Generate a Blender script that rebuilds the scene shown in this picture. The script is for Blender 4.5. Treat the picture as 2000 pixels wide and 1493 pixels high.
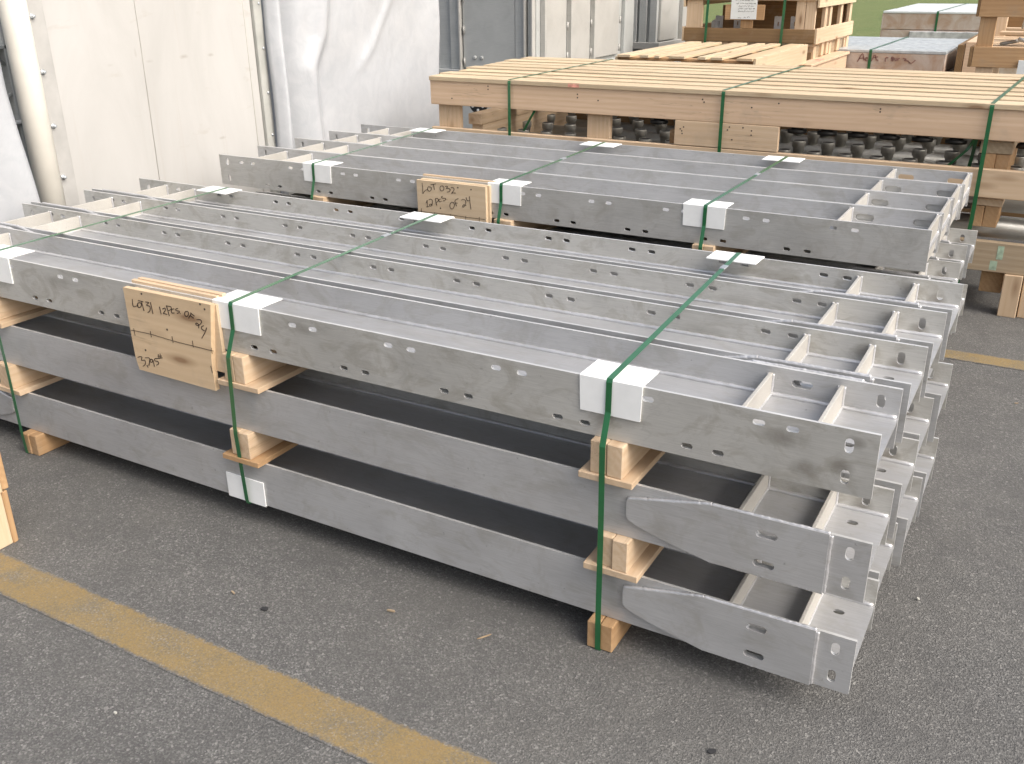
EXPOSURE = .69
SUN_E = .72
import bpy, bmesh, math, random
from math import radians as R, sin, cos, pi
from mathutils import Vector, Matrix
from mathutils.geometry import tessellate_polygon

for o in list(bpy.data.objects): bpy.data.objects.remove(o)
S = bpy.context.scene; C = S.collection
rnd = random.Random(7)

# ------------------------------------------------------------------ camera
F_PX, YAW, PIT, ROL = 1872.885, -0.5206, 0.4064, -0.0115
cd = bpy.data.cameras.new('camera'); cam = bpy.data.objects.new('camera', cd); C.objects.link(cam)
cd.sensor_fit = 'HORIZONTAL'; cd.sensor_width = 36; cd.lens = 36*F_PX/2000; cd.clip_end = 600; cd.clip_start = .05
fw = Vector((sin(YAW)*cos(PIT), cos(YAW)*cos(PIT), -sin(PIT))); rt = Vector((cos(YAW), -sin(YAW), 0)); up = rt.cross(fw)
r2 = rt*cos(ROL)+up*sin(ROL); u2 = -rt*sin(ROL)+up*cos(ROL)
cam.matrix_world = Matrix(((r2.x, u2.x, -fw.x, .2318), (r2.y, u2.y, -fw.y, -2.0099), (r2.z, u2.z, -fw.z, 1.7295), (0, 0, 0, 1)))
S.camera = cam
S.render.resolution_x = 1024; S.render.resolution_y = 764
S.view_settings.view_transform = 'Standard'; S.view_settings.look = 'None'; S.view_settings.gamma = 1
S.view_settings.exposure = EXPOSURE

# ------------------------------------------------------------------ sky and sun (soft, hazy, from the right)
SUN_EL, SUN_AZ = R(44), R(99)          # azimuth clockwise from +Y
w = bpy.data.worlds.new('World'); S.world = w; w.use_nodes = True
nt = w.node_tree; bg = nt.nodes['Background']; sky = nt.nodes.new('ShaderNodeTexSky')
sky.sky_type = 'NISHITA'; sky.sun_disc = False; sky.sun_elevation = SUN_EL; sky.sun_rotation = SUN_AZ
sky.air_density = 1.0; sky.dust_density = 7.0; sky.ozone_density = 1.0
hs = nt.nodes.new('ShaderNodeHueSaturation'); hs.inputs['Saturation'].default_value = .55
nt.links.new(sky.outputs[0], hs.inputs['Color']); nt.links.new(hs.outputs[0], bg.inputs[0]); bg.inputs[1].default_value = .15
sd = bpy.data.lights.new('sun', 'SUN'); sun = bpy.data.objects.new('sun', sd); C.objects.link(sun)
sd.energy = SUN_E; sd.angle = R(40); sd.color = (1, .96, .89)
sdir = Vector((sin(SUN_AZ)*cos(SUN_EL), cos(SUN_AZ)*cos(SUN_EL), sin(SUN_EL)))
sun.rotation_euler = sdir.to_track_quat('Z', 'Y').to_euler()

# ------------------------------------------------------------------ materials
def mat(name):
    m = bpy.data.materials.new(name); m.use_nodes = True
    n = m.node_tree.nodes; return m, n, m.node_tree.links, n['Principled BSDF']
def node(n, t, **k):
    x = n.new(t)
    for a, b in k.items(): setattr(x, a, b)
    return x
def mixc(n, l, fac, a, b, bt='MIX'):
    m = n.new('ShaderNodeMix'); m.data_type = 'RGBA'; m.blend_type = bt
    for sock, v in ((m.inputs[0], fac), (m.inputs[6], a), (m.inputs[7], b)):
        if hasattr(v, 'links') or hasattr(v, 'is_linked'): l.new(v, sock)
        elif isinstance(v, (int, float)): sock.default_value = v
        else: sock.default_value = (*v, 1) if len(v) == 3 else v
    return m.outputs[2]
def coords(n, l, scale=(1, 1, 1), rand=True, kind='Object'):
    tc = n.new('ShaderNodeTexCoord'); mp = n.new('ShaderNodeMapping'); mp.inputs[3].default_value = scale
    if rand:
        oi = n.new('ShaderNodeObjectInfo'); ad = n.new('ShaderNodeVectorMath'); ad.operation = 'MULTIPLY_ADD'
        ad.inputs[1].default_value = (37, 37, 37); ad.inputs[2].default_value = (0, 0, 0)
        cx = n.new('ShaderNodeCombineXYZ')
        for i in range(3): l.new(oi.outputs['Random'], cx.inputs[i])
        l.new(cx.outputs[0], ad.inputs[0]); ad2 = n.new('ShaderNodeVectorMath'); ad2.operation = 'ADD'
        l.new(tc.outputs[kind], ad2.inputs[0]); l.new(ad.outputs[0], ad2.inputs[1]); l.new(ad2.outputs[0], mp.inputs[0])
    else: l.new(tc.outputs[kind], mp.inputs[0])
    return mp.outputs[0]
def noise(n, l, vec, scale, detail=4, rough=.55, dist=0):
    x = n.new('ShaderNodeTexNoise'); x.inputs['Scale'].default_value = scale; x.inputs['Detail'].default_value = detail
    x.inputs['Roughness'].default_value = rough; x.inputs['Distortion'].default_value = dist
    l.new(vec, x.inputs['Vector']); return x.outputs['Fac']
def ramp(n, l, fac, stops):
    x = n.new('ShaderNodeValToRGB'); e = x.color_ramp.elements
    while len(e) < len(stops): e.new(.5)
    for i, (p, c) in enumerate(stops):
        e[i].position = p; e[i].color = (*c, 1) if not isinstance(c, (int, float)) else (c, c, c, 1)
    l.new(fac, x.inputs[0]); return x.outputs[0]
def bump(n, l, h, p, strength=.3, dist=.002):
    b = n.new('ShaderNodeBump'); b.inputs['Strength'].default_value = strength; b.inputs['Distance'].default_value = dist
    l.new(h, b.inputs['Height']); l.new(b.outputs[0], p.inputs['Normal'])

def steel_mat(name, base, metal=.55, rough=.42, stain=.5, warm=(.29, .265, .215), blots=()):
    m, n, l, p = mat(name)
    st = coords(n, l, (2.2, 60, 60)); v = coords(n, l, (1, 1, 1))
    brushed = noise(n, l, st, 6, 3)
    cloud = noise(n, l, v, 4.5, 5, .6, .6)
    c0 = ramp(n, l, cloud, [(.30, tuple(b*.82 for b in base)), (.5, base), (.72, tuple(min(1, b*1.10) for b in base))])
    c1 = mixc(n, l, .45, c0, ramp(n, l, brushed, [(.3, tuple(b*.82 for b in base)), (.7, tuple(min(1, b*1.15) for b in base))]))
    sm = ramp(n, l, noise(n, l, coords(n, l, (1, 1.6, 1.6)), 5.5, 7, .68, 1.6), [(.50, 0), (.56, stain*.28), (.80, stain)])
    c2 = mixc(n, l, sm, c1, warm)
    mark = ramp(n, l, noise(n, l, coords(n, l, (1, 1, 1)), 55, 3), [(.70, 0), (.76, .55)])
    c3 = mixc(n, l, mark, c2, tuple(b*.45 for b in base))
    ct = noise(n, l, coords(n, l, (1.0, 2.4, 2.4)), 2.3, 5, .6, .7)
    ln = ramp(n, l, ct, [(.470, 0), (.484, .17*min(1, stain*1.6)), (.498, 0), (.58, 0), (.59, .10*min(1, stain*1.6)), (.60, 0)])
    c3 = mixc(n, l, ln, c3, tuple(b*.55 for b in base))
    if blots:
        tc = n.new('ShaderNodeTexCoord'); wob = n.new('ShaderNodeTexNoise'); wob.inputs['Scale'].default_value = 16; wob.inputs['Detail'].default_value = 5
        l.new(tc.outputs['Object'], wob.inputs['Vector'])
        for x, z, rx, rz, k in blots:
            mp = n.new('ShaderNodeMapping'); mp.inputs[1].default_value = (-x/rx, 0, -z/rz); mp.inputs[3].default_value = (1/rx, 0, 1/rz)
            l.new(tc.outputs['Object'], mp.inputs[0]); ln2 = n.new('ShaderNodeVectorMath'); ln2.operation = 'LENGTH'; l.new(mp.outputs[0], ln2.inputs[0])
            ad = n.new('ShaderNodeMath'); ad.operation = 'MULTIPLY_ADD'; ad.inputs[1].default_value = 1.1; l.new(wob.outputs['Fac'], ad.inputs[0]); l.new(ln2.outputs['Value'], ad.inputs[2])
            hf = n.new('ShaderNodeMath'); hf.operation = 'MULTIPLY'; hf.inputs[1].default_value = .5; l.new(ad.outputs[0], hf.inputs[0])
            c3 = mixc(n, l, ramp(n, l, hf.outputs[0], [(.32, k), (.52, k*.55), (.68, 0)]), c3, (.17, .15, .125))
    l.new(c3, p.inputs['Base Color'])
    p.inputs['Metallic'].default_value = metal
    rr = ramp(n, l, cloud, [(.3, rough-.08), (.7, rough+.12)]); l.new(rr, p.inputs['Roughness'])
    bump(n, l, brushed, p, .12, .001)
    return m
STEEL = steel_mat('pickled_steel', (.52, .513, .485), .34, .42, .8, blots=((-.205, .055, .075, .035, .55), (-.068, .095, .040, .030, .62), (-.045, .03, .03, .02, .5), (-1.63, .035, .06, .03, .4), (-.62, .1, .12, .03, .3), (-2.75, .05, .1, .04, .35), (-.15, .12, .05, .03, .4)))
STEEL_B = steel_mat('pickled_steel_clean', (.49, .492, .495), .38, .44, .5)
STIFF = steel_mat('stiffener_steel', (.50, .48, .44), .25, .5, .25, (.45, .40, .31))
WELD = steel_mat('weld_bead', (.64, .64, .65), .55, .36, .4)
EDGE = steel_mat('cut_edge_steel', (.66, .66, .65), .4, .4, .3)
PIPE_D = steel_mat('shaded_nozzle_steel', (.36, .35, .32), .35, .42, .4)  # darker pipe steel, the shade inside the crate put into its colour
STEEL_P = steel_mat('pickled_steel_plain', (.52, .515, .495), .34, .42, .55)
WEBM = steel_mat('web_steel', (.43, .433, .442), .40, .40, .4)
GALV = steel_mat('grey_painted_sheet', (.46, .47, .455), .15, .5, .15, (.33, .33, .31))
GALV_L = steel_mat('light_sheet', (.47, .46, .43), .15, .5, .2, (.5, .47, .42))
DARKM = steel_mat('dark_grey_steel', (.14, .15, .155), .2, .5, .2)
PIPE = steel_mat('pipe_steel', (.42, .42, .40), .5, .38, .4)

def wood_mat(name, a, b, axis, knot=.75, rough=.75):
    m, n, l, p = mat(name)
    sc = [9, 9, 9]; sc['XYZ'.index(axis)] = .55
    v = coords(n, l, tuple(sc)); v1 = coords(n, l, (1, 1, 1))
    geo = n.new('ShaderNodeNewGeometry')
    ri = geo.outputs['Random Per Island']
    warp = noise(n, l, coords(n, l, tuple(s*.35 for s in sc)), 2.0, 2)
    g = noise(n, l, v, 5.5, 6, .6, 1.4)
    wv = n.new('ShaderNodeTexWave'); wv.wave_type = 'RINGS'; wv.rings_direction = axis
    wv.inputs['Scale'].default_value = 1.6; wv.inputs['Distortion'].default_value = 5.5; wv.inputs['Detail'].default_value = 3
    l.new(v, wv.inputs['Vector'])
    gr = mixc(n, l, .45, ramp(n, l, g, [(.35, 0), (.65, 1)]), wv.outputs['Color'])
    c0 = mixc(n, l, gr, a, b)
    c1 = mixc(n, l, ramp(n, l, warp, [(.4, 0), (.62, .55)]), c0, tuple(x*.86 for x in b))
    # tint each board a little
    tint = ramp(n, l, ri, [(0, (.86, .84, .80)), (.5, (1, 1, 1)), (1, (1.0, .93, .84))])
    c2 = mixc(n, l, .8, c1, tint, 'MULTIPLY')
    # knots
    vo = n.new('ShaderNodeTexVoronoi'); vo.inputs['Scale'].default_value = 1
    ks = [9, 9, 9]; ks['XYZ'.index(axis)] = 2.6
    l.new(coords(n, l, tuple(ks)), vo.inputs['Vector']); vo.inputs['Randomness'].default_value = 1
    kn = ramp(n, l, vo.outputs['Distance'], [(.07, knot), (.11, knot*.55), (.23, 0)])
    c3 = mixc(n, l, kn, c2, (.22, .115, .055))
    cs = [16, 16, 16]; cs['XYZ'.index(axis)] = .7
    crk = ramp(n, l, noise(n, l, coords(n, l, tuple(cs)), 2.6, 3, .5, .25), [(.485, 0), (.5, .38), (.515, 0)])
    msk = ramp(n, l, noise(n, l, v1, 3.0, 3), [(.52, 0), (.62, 1)])
    cm = n.new('ShaderNodeMath'); cm.operation = 'MULTIPLY'; l.new(crk, cm.inputs[0]); l.new(msk, cm.inputs[1])
    c3 = mixc(n, l, cm.outputs[0], c3, (.20, .13, .08))
    gry = ramp(n, l, noise(n, l, v1, 6, 5, .65), [(.55, 0), (.75, .35)])
    c3 = mixc(n, l, gry, c3, (.36, .30, .23))
    l.new(c3, p.inputs['Base Color']); p.inputs['Roughness'].default_value = rough
    p.inputs['Specular IOR Level'].default_value = .3
    bump(n, l, g, p, .35, .0012)
    return m
WOODS = {}
PAL = dict(pine=((.68, .53, .375), (.59, .43, .28)), pale=((.67, .555, .395), (.59, .455, .295)), fir=((.73, .545, .385), (.63, .445, .295)),
           orange=((.52, .34, .185), (.42, .255, .13)), brown=((.30, .19, .095), (.22, .135, .065)), ply=((.68, .54, .375), (.61, .47, .315)),
           grey=((.44, .35, .245), (.34, .26, .17)))
def wood(tone, axis):
    k = (tone, axis)
    if k not in WOODS: WOODS[k] = wood_mat('%s_wood_%s' % (tone, axis), PAL[tone][0], PAL[tone][1], axis)
    return WOODS[k]

def simple(name, col, rough=.5, spec=.5, metal=0, var=.12, sc=8, bmp=0, coat=0):
    m, n, l, p = mat(name)
    v = coords(n, l); f = noise(n, l, v, sc, 5)
    l.new(ramp(n, l, f, [(.3, tuple(c*(1-var) for c in col)), (.7, tuple(min(1, c*(1+var)) for c in col))]), p.inputs['Base Color'])
    p.inputs['Roughness'].default_value = rough; p.inputs['Specular IOR Level'].default_value = spec; p.inputs['Metallic'].default_value = metal
    p.inputs['Coat Weight'].default_value = coat; p.inputs['Coat Roughness'].default_value = .22
    if bmp: bump(n, l, f, p, bmp, .003)
    return m
STRAP = simple('green_strap', (.009, .115, .035), .34, .6, 0, .15, 30, coat=.55)
SEAL = simple('strap_seal', (.55, .58, .60), .35, .5, .7)
WHITEC = simple('white_corner_board', (.86, .87, .86), .45, .4, 0, .05, 14)
INK = simple('marker_ink', (.035, .022, .018), .6, .3)
NAIL = simple('nail_head', (.05, .04, .035), .5)
BLACK = simple('black_rubber_and_bore_shade', (.02, .02, .02), .5)  # rubber parts, also the painted shade in the nozzle openings
WHITEP = simple('white_paint', (.8, .8, .78), .4)
PAPER = simple('paper', (.76, .79, .78), .5, .5, 0, .05, 20)
RED = simple('red_crayon', (.72, .33, .25), .7, var=.4, sc=40)
GREENM = simple('green_crayon', (.36, .46, .34), .7, var=.3, sc=40)
RUST = simple('rust', (.30, .13, .05), .8, .2, 0, .3, 60)

def tarp_mat():
    m, n, l, p = mat('white_tarpaulin')
    v = coords(n, l, (1, 1, 1), False); f = noise(n, l, v, 9, 8, .65, .8)
    l.new(ramp(n, l, f, [(.3, (.41, .425, .445)), (.7, (.475, .485, .50))]), p.inputs['Base Color'])
    p.inputs['Roughness'].default_value = .36
    f2 = noise(n, l, coords(n, l, (1, 1.2, .7), False), 5, 6, .6, 1.5)
    bump(n, l, f2, p, .22, .02)
    # thin plastic lets some light through
    p.inputs['Transmission Weight'].default_value = 0
    return m
TARP = tarp_mat()
def panel_mat():
    m, n, l, p = mat('beige_panel')
    v = coords(n, l, (1, 1, .35), False)
    f = noise(n, l, v, 3, 7, .6, .5)
    c = ramp(n, l, f, [(.3, (.42, .41, .39)), (.7, (.49, .48, .46))])
    # smudges: soft scuff marks of their own shape
    sm = ramp(n, l, noise(n, l, coords(n, l, (1, 1.3, 3.2), False), 3.2, 4, .6, .4), [(.62, 0), (.72, .28)])
    c2 = mixc(n, l, sm, c, (.36, .31, .26))
    st = ramp(n, l, noise(n, l, coords(n, l, (1, 26, .7), False), 1.2, 4, .6, .3), [(.60, 0), (.70, .16)])
    c3 = mixc(n, l, st, c2, (.40, .35, .30))
    # a row of scuff marks where crates rubbed against the sheet
    tc = n.new('ShaderNodeTexCoord'); wob = n.new('ShaderNodeTexNoise'); wob.inputs['Scale'].default_value = 22
    for y, z, sy, sz, k in ((1.45, 1.30, 22, 55, .25), (1.70, 1.30, 20, 60, .3), (1.94, 1.305, 18, 42, .55), (2.14, 1.300, 18, 50, .6), (2.15, .836, 22, 60, .4), (1.62, 1.35, 60, 20, .3)):
        mp = n.new('ShaderNodeMapping'); mp.inputs[1].default_value = (0, -(y-1.8)*sy, -z*sz); mp.inputs[3].default_value = (0, sy, sz)
        l.new(tc.outputs['Object'], mp.inputs[0]); ln = n.new('ShaderNodeVectorMath'); ln.operation = 'LENGTH'; l.new(mp.outputs[0], ln.inputs[0])
        ad = n.new('ShaderNodeMath'); ad.operation = 'MULTIPLY_ADD'; ad.inputs[1].default_value = .8; l.new(wob.outputs['Fac'], ad.inputs[0]); l.new(ln.outputs['Value'], ad.inputs[2])
        c3 = mixc(n, l, ramp(n, l, ad.outputs[0], [(.50, k), (1.0, 0)]), c3, (.27, .235, .20))
        # (ramp clamps beyond 1)
    l.new(tc.outputs['Object'], wob.inputs['Vector'])
    l.new(c3, p.inputs['Base Color']); p.inputs['Roughness'].default_value = .6
    bump(n, l, f, p, .2, .01)
    return m
PANEL = panel_mat(); SEAM = simple('seam', (.47, .45, .41), .7)
def asphalt_nodes(n, l):
    v = coords(n, l, (1, 1, 1), False)
    fine = noise(n, l, v, 260, 4, .7)
    vo = n.new('ShaderNodeTexVoronoi'); vo.inputs['Scale'].default_value = 225; l.new(v, vo.inputs['Vector'])
    vo2 = n.new('ShaderNodeTexVoronoi'); vo2.inputs['Scale'].default_value = 150; l.new(v, vo2.inputs['Vector'])
    big = noise(n, l, v, .9, 7, .68, .6)
    mid = noise(n, l, v, 5, 7, .72, .5)
    sep = n.new('ShaderNodeSeparateColor'); l.new(vo.outputs['Color'], sep.inputs[0])
    agg = ramp(n, l, sep.outputs[0], [(0, (.066, .066, .065)), (.40, (.100, .098, .095)), (.75, (.172, .169, .161)), (.93, (.24, .236, .224)), (1, (.38, .37, .355))])
    c = mixc(n, l, .45, agg, ramp(n, l, fine, [(.3, (.058, .058, .058)), (.7, (.205, .201, .192))]))
    c = mixc(n, l, ramp(n, l, big, [(.38, 0), (.62, .45)]), c, (.152, .146, .134))
    c = mixc(n, l, ramp(n, l, mid, [(.36, .38), (.56, 0)]), c, (.085, .084, .083))
    oil = noise(n, l, v, 2.6, 4, .55, .8)
    c = mixc(n, l, ramp(n, l, oil, [(.62, 0), (.74, .40)]), c, (.055, .053, .052))
    sep2 = n.new('ShaderNodeSeparateColor'); l.new(vo2.outputs['Color'], sep2.inputs[0])
    c = mixc(n, l, ramp(n, l, sep2.outputs[1], [(.975, 0), (.99, .45)]), c, (.36, .35, .33))
    return c, fine, vo.outputs['Distance']
def asphalt_mat():
    m, n, l, p = mat('asphalt'); c, f, d = asphalt_nodes(n, l)
    l.new(c, p.inputs['Base Color']); p.inputs['Roughness'].default_value = .85; p.inputs['Specular IOR Level'].default_value = .35
    mx = n.new('ShaderNodeMath'); mx.operation = 'ADD'; l.new(f, mx.inputs[0]); l.new(d, mx.inputs[1])
    bump(n, l, mx.outputs[0], p, .75, .004); return m
def paintline_mat():
    m, n, l, p = mat('worn_yellow_paint'); c, f, d = asphalt_nodes(n, l)
    v = coords(n, l, (1, 1, 1), False)
    wear = noise(n, l, v, 210, 5, .85); patch = noise(n, l, v, 6, 4, .6)
    ad = n.new('ShaderNodeMath'); ad.operation = 'MULTIPLY_ADD'; ad.inputs[1].default_value = .55; l.new(patch, ad.inputs[0]); l.new(wear, ad.inputs[2])
    ye = mixc(n, l, ramp(n, l, patch, [(.35, 0), (.65, 1)]), (.34, .225, .055), (.28, .19, .07))
    tcg = n.new('ShaderNodeTexCoord'); sx = n.new('ShaderNodeSeparateXYZ'); l.new(tcg.outputs['Generated'], sx.inputs[0])
    def mth(op, a, b=None, c_=None):
        x = n.new('ShaderNodeMath'); x.operation = op
        for i, q in enumerate((a, b, c_)):
            if q is None: continue
            if isinstance(q, (int, float)): x.inputs[i].default_value = q
            else: l.new(q, x.inputs[i])
        return x.outputs[0]
    edge = mth('SUBTRACT', 1.0, mth('ABSOLUTE', mth('MULTIPLY_ADD', sx.outputs[1], 2.0, -1.0)))      # 0 at both edges
    rag = mth('MULTIPLY_ADD', noise(n, l, v, 55, 6, .75), .55, mth('MULTIPLY', noise(n, l, v, 7, 3), .25))
    em = ramp(n, l, mth('ADD', edge, mth('SUBTRACT', rag, .32)), [(.12, 0), (.26, 1)])
    fac = mth('MULTIPLY', ramp(n, l, ad.outputs[0], [(.62, .12), (.74, .50), (.90, .92)]), em)
    cc = mixc(n, l, fac, c, ye)
    l.new(cc, p.inputs['Base Color']); p.inputs['Roughness'].default_value = .75
    bump(n, l, f, p, .6, .004); return m
ASPH = asphalt_mat(); YELLOW = paintline_mat()
def grass_mat():
    m, n, l, p = mat('grass'); v = coords(n, l, (1, 1, 1), False)
    a = noise(n, l, v, 1.2, 8, .75); b = noise(n, l, v, 22, 6, .75)
    c = mixc(n, l, ramp(n, l, b, [(.35, 0), (.65, 1)]), (.075, .115, .030), (.17, .215, .065))
    c = mixc(n, l, ramp(n, l, a, [(.4, 0), (.65, .5)]), c, (.20, .20, .075))
    l.new(c, p.inputs['Base Color']); p.inputs['Roughness'].default_value = .9; bump(n, l, b, p, .8, .05); return m
GRASS = grass_mat()
def wrapped_mat():
    m, n, l, p = mat('shrink_wrapped_timber'); v = coords(n, l)
    f = noise(n, l, v, 5, 6, .6, .8)
    c = mixc(n, l, ramp(n, l, f, [(.35, 0), (.65, 1)]), (.42, .285, .20), (.54, .46, .40))
    l.new(c, p.inputs['Base Color']); p.inputs['Roughness'].default_value = .35; bump(n, l, f, p, .3, .01); return m
WRAP = wrapped_mat()
WRAPTOP = simple('clear_film_top', (.50, .53, .54), .25, .6, 0, .2, 14, .3)

# ------------------------------------------------------------------ mesh helpers
def BM(): return bmesh.new()
def finish(o, label=None, cat=None, group=None, kind=None):
    if label: o['label'] = label
    if cat: o['category'] = cat; o['kind'] = 'thing'
    if group: o['group'] = group
    if kind: o['kind'] = kind
    return o
def obj(name, bm, mats, parent=None, smooth=False):
    """one mesh object; geometry given in world space when the parent is unrotated"""
    me = bpy.data.meshes.new(name)
    bmesh.ops.recalc_face_normals(bm, faces=bm.faces)
    if parent is not None:
        off = parent['_w'] if '_w' in parent else (0, 0, 0)
        bmesh.ops.translate(bm, verts=bm.verts, vec=-Vector(off))
    bm.to_mesh(me); bm.free()
    for m in (mats if isinstance(mats, (list, tuple)) else [mats]): me.materials.append(m)
    if smooth:
        for p in me.polygons: p.use_smooth = True
    o = bpy.data.objects.new(name, me); C.objects.link(o)
    if parent is not None: o.parent = parent; o['_w'] = parent['_w'] if '_w' in parent else (0, 0, 0)
    return o
def thing(name, label, cat, loc=(0, 0, 0), group=None):
    o = bpy.data.objects.new(name, None); C.objects.link(o); o.location = loc; o['_w'] = loc; o.empty_display_size = .1
    return finish(o, label, cat, group)
def box(bm, x0, x1, y0, y1, z0, z1, bev=0, mi=0, jit=0):
    x0, x1 = min(x0, x1), max(x0, x1); y0, y1 = min(y0, y1), max(y0, y1)
    g = bmesh.ops.create_cube(bm, size=1)
    vs = g['verts']
    for v in vs:
        v.co = Vector(((x0+x1)/2+v.co.x*(x1-x0), (y0+y1)/2+v.co.y*(y1-y0), (z0+z1)/2+v.co.z*(z1-z0)))
        if jit: v.co += Vector((rnd.uniform(-jit, jit), rnd.uniform(-jit, jit), rnd.uniform(-jit, jit)))
    fs = {f for v in vs for f in v.link_faces}
    for f in fs: f.material_index = mi
    if bev:
        es = list({e for v in vs for e in v.link_edges})
        bmesh.ops.bevel(bm, geom=es, offset=bev, segments=1, affect='EDGES', clamp_overlap=True)
    return vs
def boxr(bm, x0, x1, y0, y1, z0, z1, ang, piv, axis='Z', bev=.002):
    sub = BM(); box(sub, x0, x1, y0, y1, z0, z1, bev)
    M = Matrix.Translation(piv) @ Matrix.Rotation(ang, 4, axis) @ Matrix.Translation(-Vector(piv))
    sub.transform(M); me = bpy.data.meshes.new('t'); sub.to_mesh(me); bm.from_mesh(me); sub.free(); bpy.data.meshes.remove(me)
def slot(cx, cz, lx, lz, seg=5):
    """rounded slot outline, long axis either way"""
    r = min(lx, lz)/2; pts = []
    hx, hz = lx/2-r, lz/2-r
    for k in range(4*seg):
        a = 2*pi*k/(4*seg)+.001
        pts.append((cx+r*cos(a)+(hx if cos(a) > 0 else -hx), cz+r*sin(a)+(hz if sin(a) > 0 else -hz)))
    return pts
def plate(bm, outline, holes, t0, t1, plane='XZ', mi=0, edge=None):
    eds = []
    """extruded outline with through-holes; plane XZ: thickness along Y; plane XY: thickness along Z; plane YZ: along X"""
    def P(a, b, t): return {'XZ': (a, t, b), 'XY': (a, b, t), 'YZ': (t, a, b)}[plane]
    loops = [outline]+list(holes)
    tris = tessellate_polygon([[Vector((a, b, 0)) for a, b in lp] for lp in loops])
    flat = [p for lp in loops for p in lp]
    v0 = [bm.verts.new(P(a, b, t0)) for a, b in flat]; v1 = [bm.verts.new(P(a, b, t1)) for a, b in flat]
    fs = []
    for t in tris:
        try:
            fs.append(bm.faces.new([v0[i] for i in t])); fs.append(bm.faces.new([v1[i] for i in reversed(t)]))
        except ValueError: pass
    k = 0
    for lp in loops:
        n = len(lp)
        for i in range(n):
            a, b = k+i, k+(i+1) % n
            fs.append(bm.faces.new((v0[a], v0[b], v1[b], v1[a])))
            if edge is not None: eds.append(fs.pop())
        k += n
    for f in fs: f.material_index = mi
    for f in eds: f.material_index = edge
def tube(bm, pts, r, seg=8, mi=0, cap=True, jit=0):
    pts = [Vector(p) for p in pts]; rings = []
    for i, p in enumerate(pts):
        d = (pts[min(i+1, len(pts)-1)]-pts[max(i-1, 0)]).normalized()
        a = d.orthogonal().normalized() if abs(d.z) > .99 else Vector((0, 0, 1)).cross(d).normalized(); b = d.cross(a)
        rr = (r[i] if isinstance(r, (list, tuple)) else r)*(1+rnd.uniform(-jit, jit))
        rings.append([bm.verts.new(p+a*rr*cos(2*pi*k/seg)+b*rr*sin(2*pi*k/seg)) for k in range(seg)])
    for i in range(len(rings)-1):
        for k in range(seg):
            f = bm.faces.new((rings[i][k], rings[i][(k+1) % seg], rings[i+1][(k+1) % seg], rings[i+1][k])); f.material_index = mi; f.smooth = True
    if cap:
        for rg in (rings[0], rings[-1]):
            f = bm.faces.new(rg); f.material_index = mi
def bead(bm, a, b, r, mi=1, pitch=.006):
    a, b = Vector(a), Vector(b); n = max(4, min(int((b-a).length/pitch), 420)); w_ = 0; rs = []; ps = []
    for i in range(n+1):
        w_ = w_*.6+rnd.uniform(-.08, .08); rs.append(r*(1+w_+rnd.uniform(-.05, .05)))
        ps.append(a.lerp(b, i/n)+Vector((rnd.uniform(-1, 1), rnd.uniform(-1, 1), rnd.uniform(-1, 1)))*r*.10)
    tube(bm, ps, rs, 6, mi)
def lathe(bm, prof, c, seg=20, mi=0, axis='Z'):
    c = Vector(c); rings = []
    for r, h in prof:
        rg = []
        for k in range(seg):
            a = 2*pi*k/seg
            o = {'Z': (r*cos(a), r*sin(a), h), 'Y': (r*cos(a), h, r*sin(a)), 'X': (h, r*cos(a), r*sin(a))}[axis]
            rg.append(bm.verts.new(c+Vector(o)))
        rings.append(rg)
    for i in range(len(rings)-1):
        for k in range(seg):
            f = bm.faces.new((rings[i][k], rings[i][(k+1) % seg], rings[i+1][(k+1) % seg], rings[i+1][k])); f.material_index = mi; f.smooth = True
    bm.faces.new(rings[0]).material_index = mi; bm.faces.new(rings[-1]).material_index = mi
def ribbon(bm, pts, w, y, t=.0012, mi=0):
    """a pen stroke on a board facing -Y: flat ribbon slightly proud of the board"""
    P = [Vector((a, 0, b)) for a, b in pts]
    # smooth the polyline a little
    if len(P) > 2:
        Q = [P[0]]
        for i in range(len(P)-1):
            p0, p1, p2, p3 = P[max(i-1, 0)], P[i], P[i+1], P[min(i+2, len(P)-1)]
            for s in (.25, .5, .75, 1):
                Q.append(.5*((2*p1)+(-p0+p2)*s+(2*p0-5*p1+4*p2-p3)*s*s+(-p0+3*p1-3*p2+p3)*s**3))
        P = Q
    L, Rr = [], []
    for i, p in enumerate(P):
        d = (P[min(i+1, len(P)-1)]-P[max(i-1, 0)])
        d = d.normalized() if d.length > 1e-7 else Vector((1, 0, 0))
        nn = Vector((-d.z, 0, d.x))*w/2*rnd.uniform(.8, 1.15)
        L.append(p+nn); Rr.append(p-nn)
    vl = [[bm.verts.new((q.x, yy, q.z)) for q in side] for yy in (y, y-t) for side in (L, Rr)]
    l0, r0, l1, r1 = vl
    for i in range(len(P)-1):
        bm.faces.new((l1[i], l1[i+1], r1[i+1], r1[i])); bm.faces.new((l0[i], l0[i+1], l1[i+1], l1[i])); bm.faces.new((r0[i], r0[i+1], r1[i+1], r1[i]))
def copy_tree(o, parent=None):
    kids = [c for c in TREE if c.parent == o]
    c = o.copy(); C.objects.link(c); c.parent = parent
    for k in kids: copy_tree(k, c)
    return c
TREE = []
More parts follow.
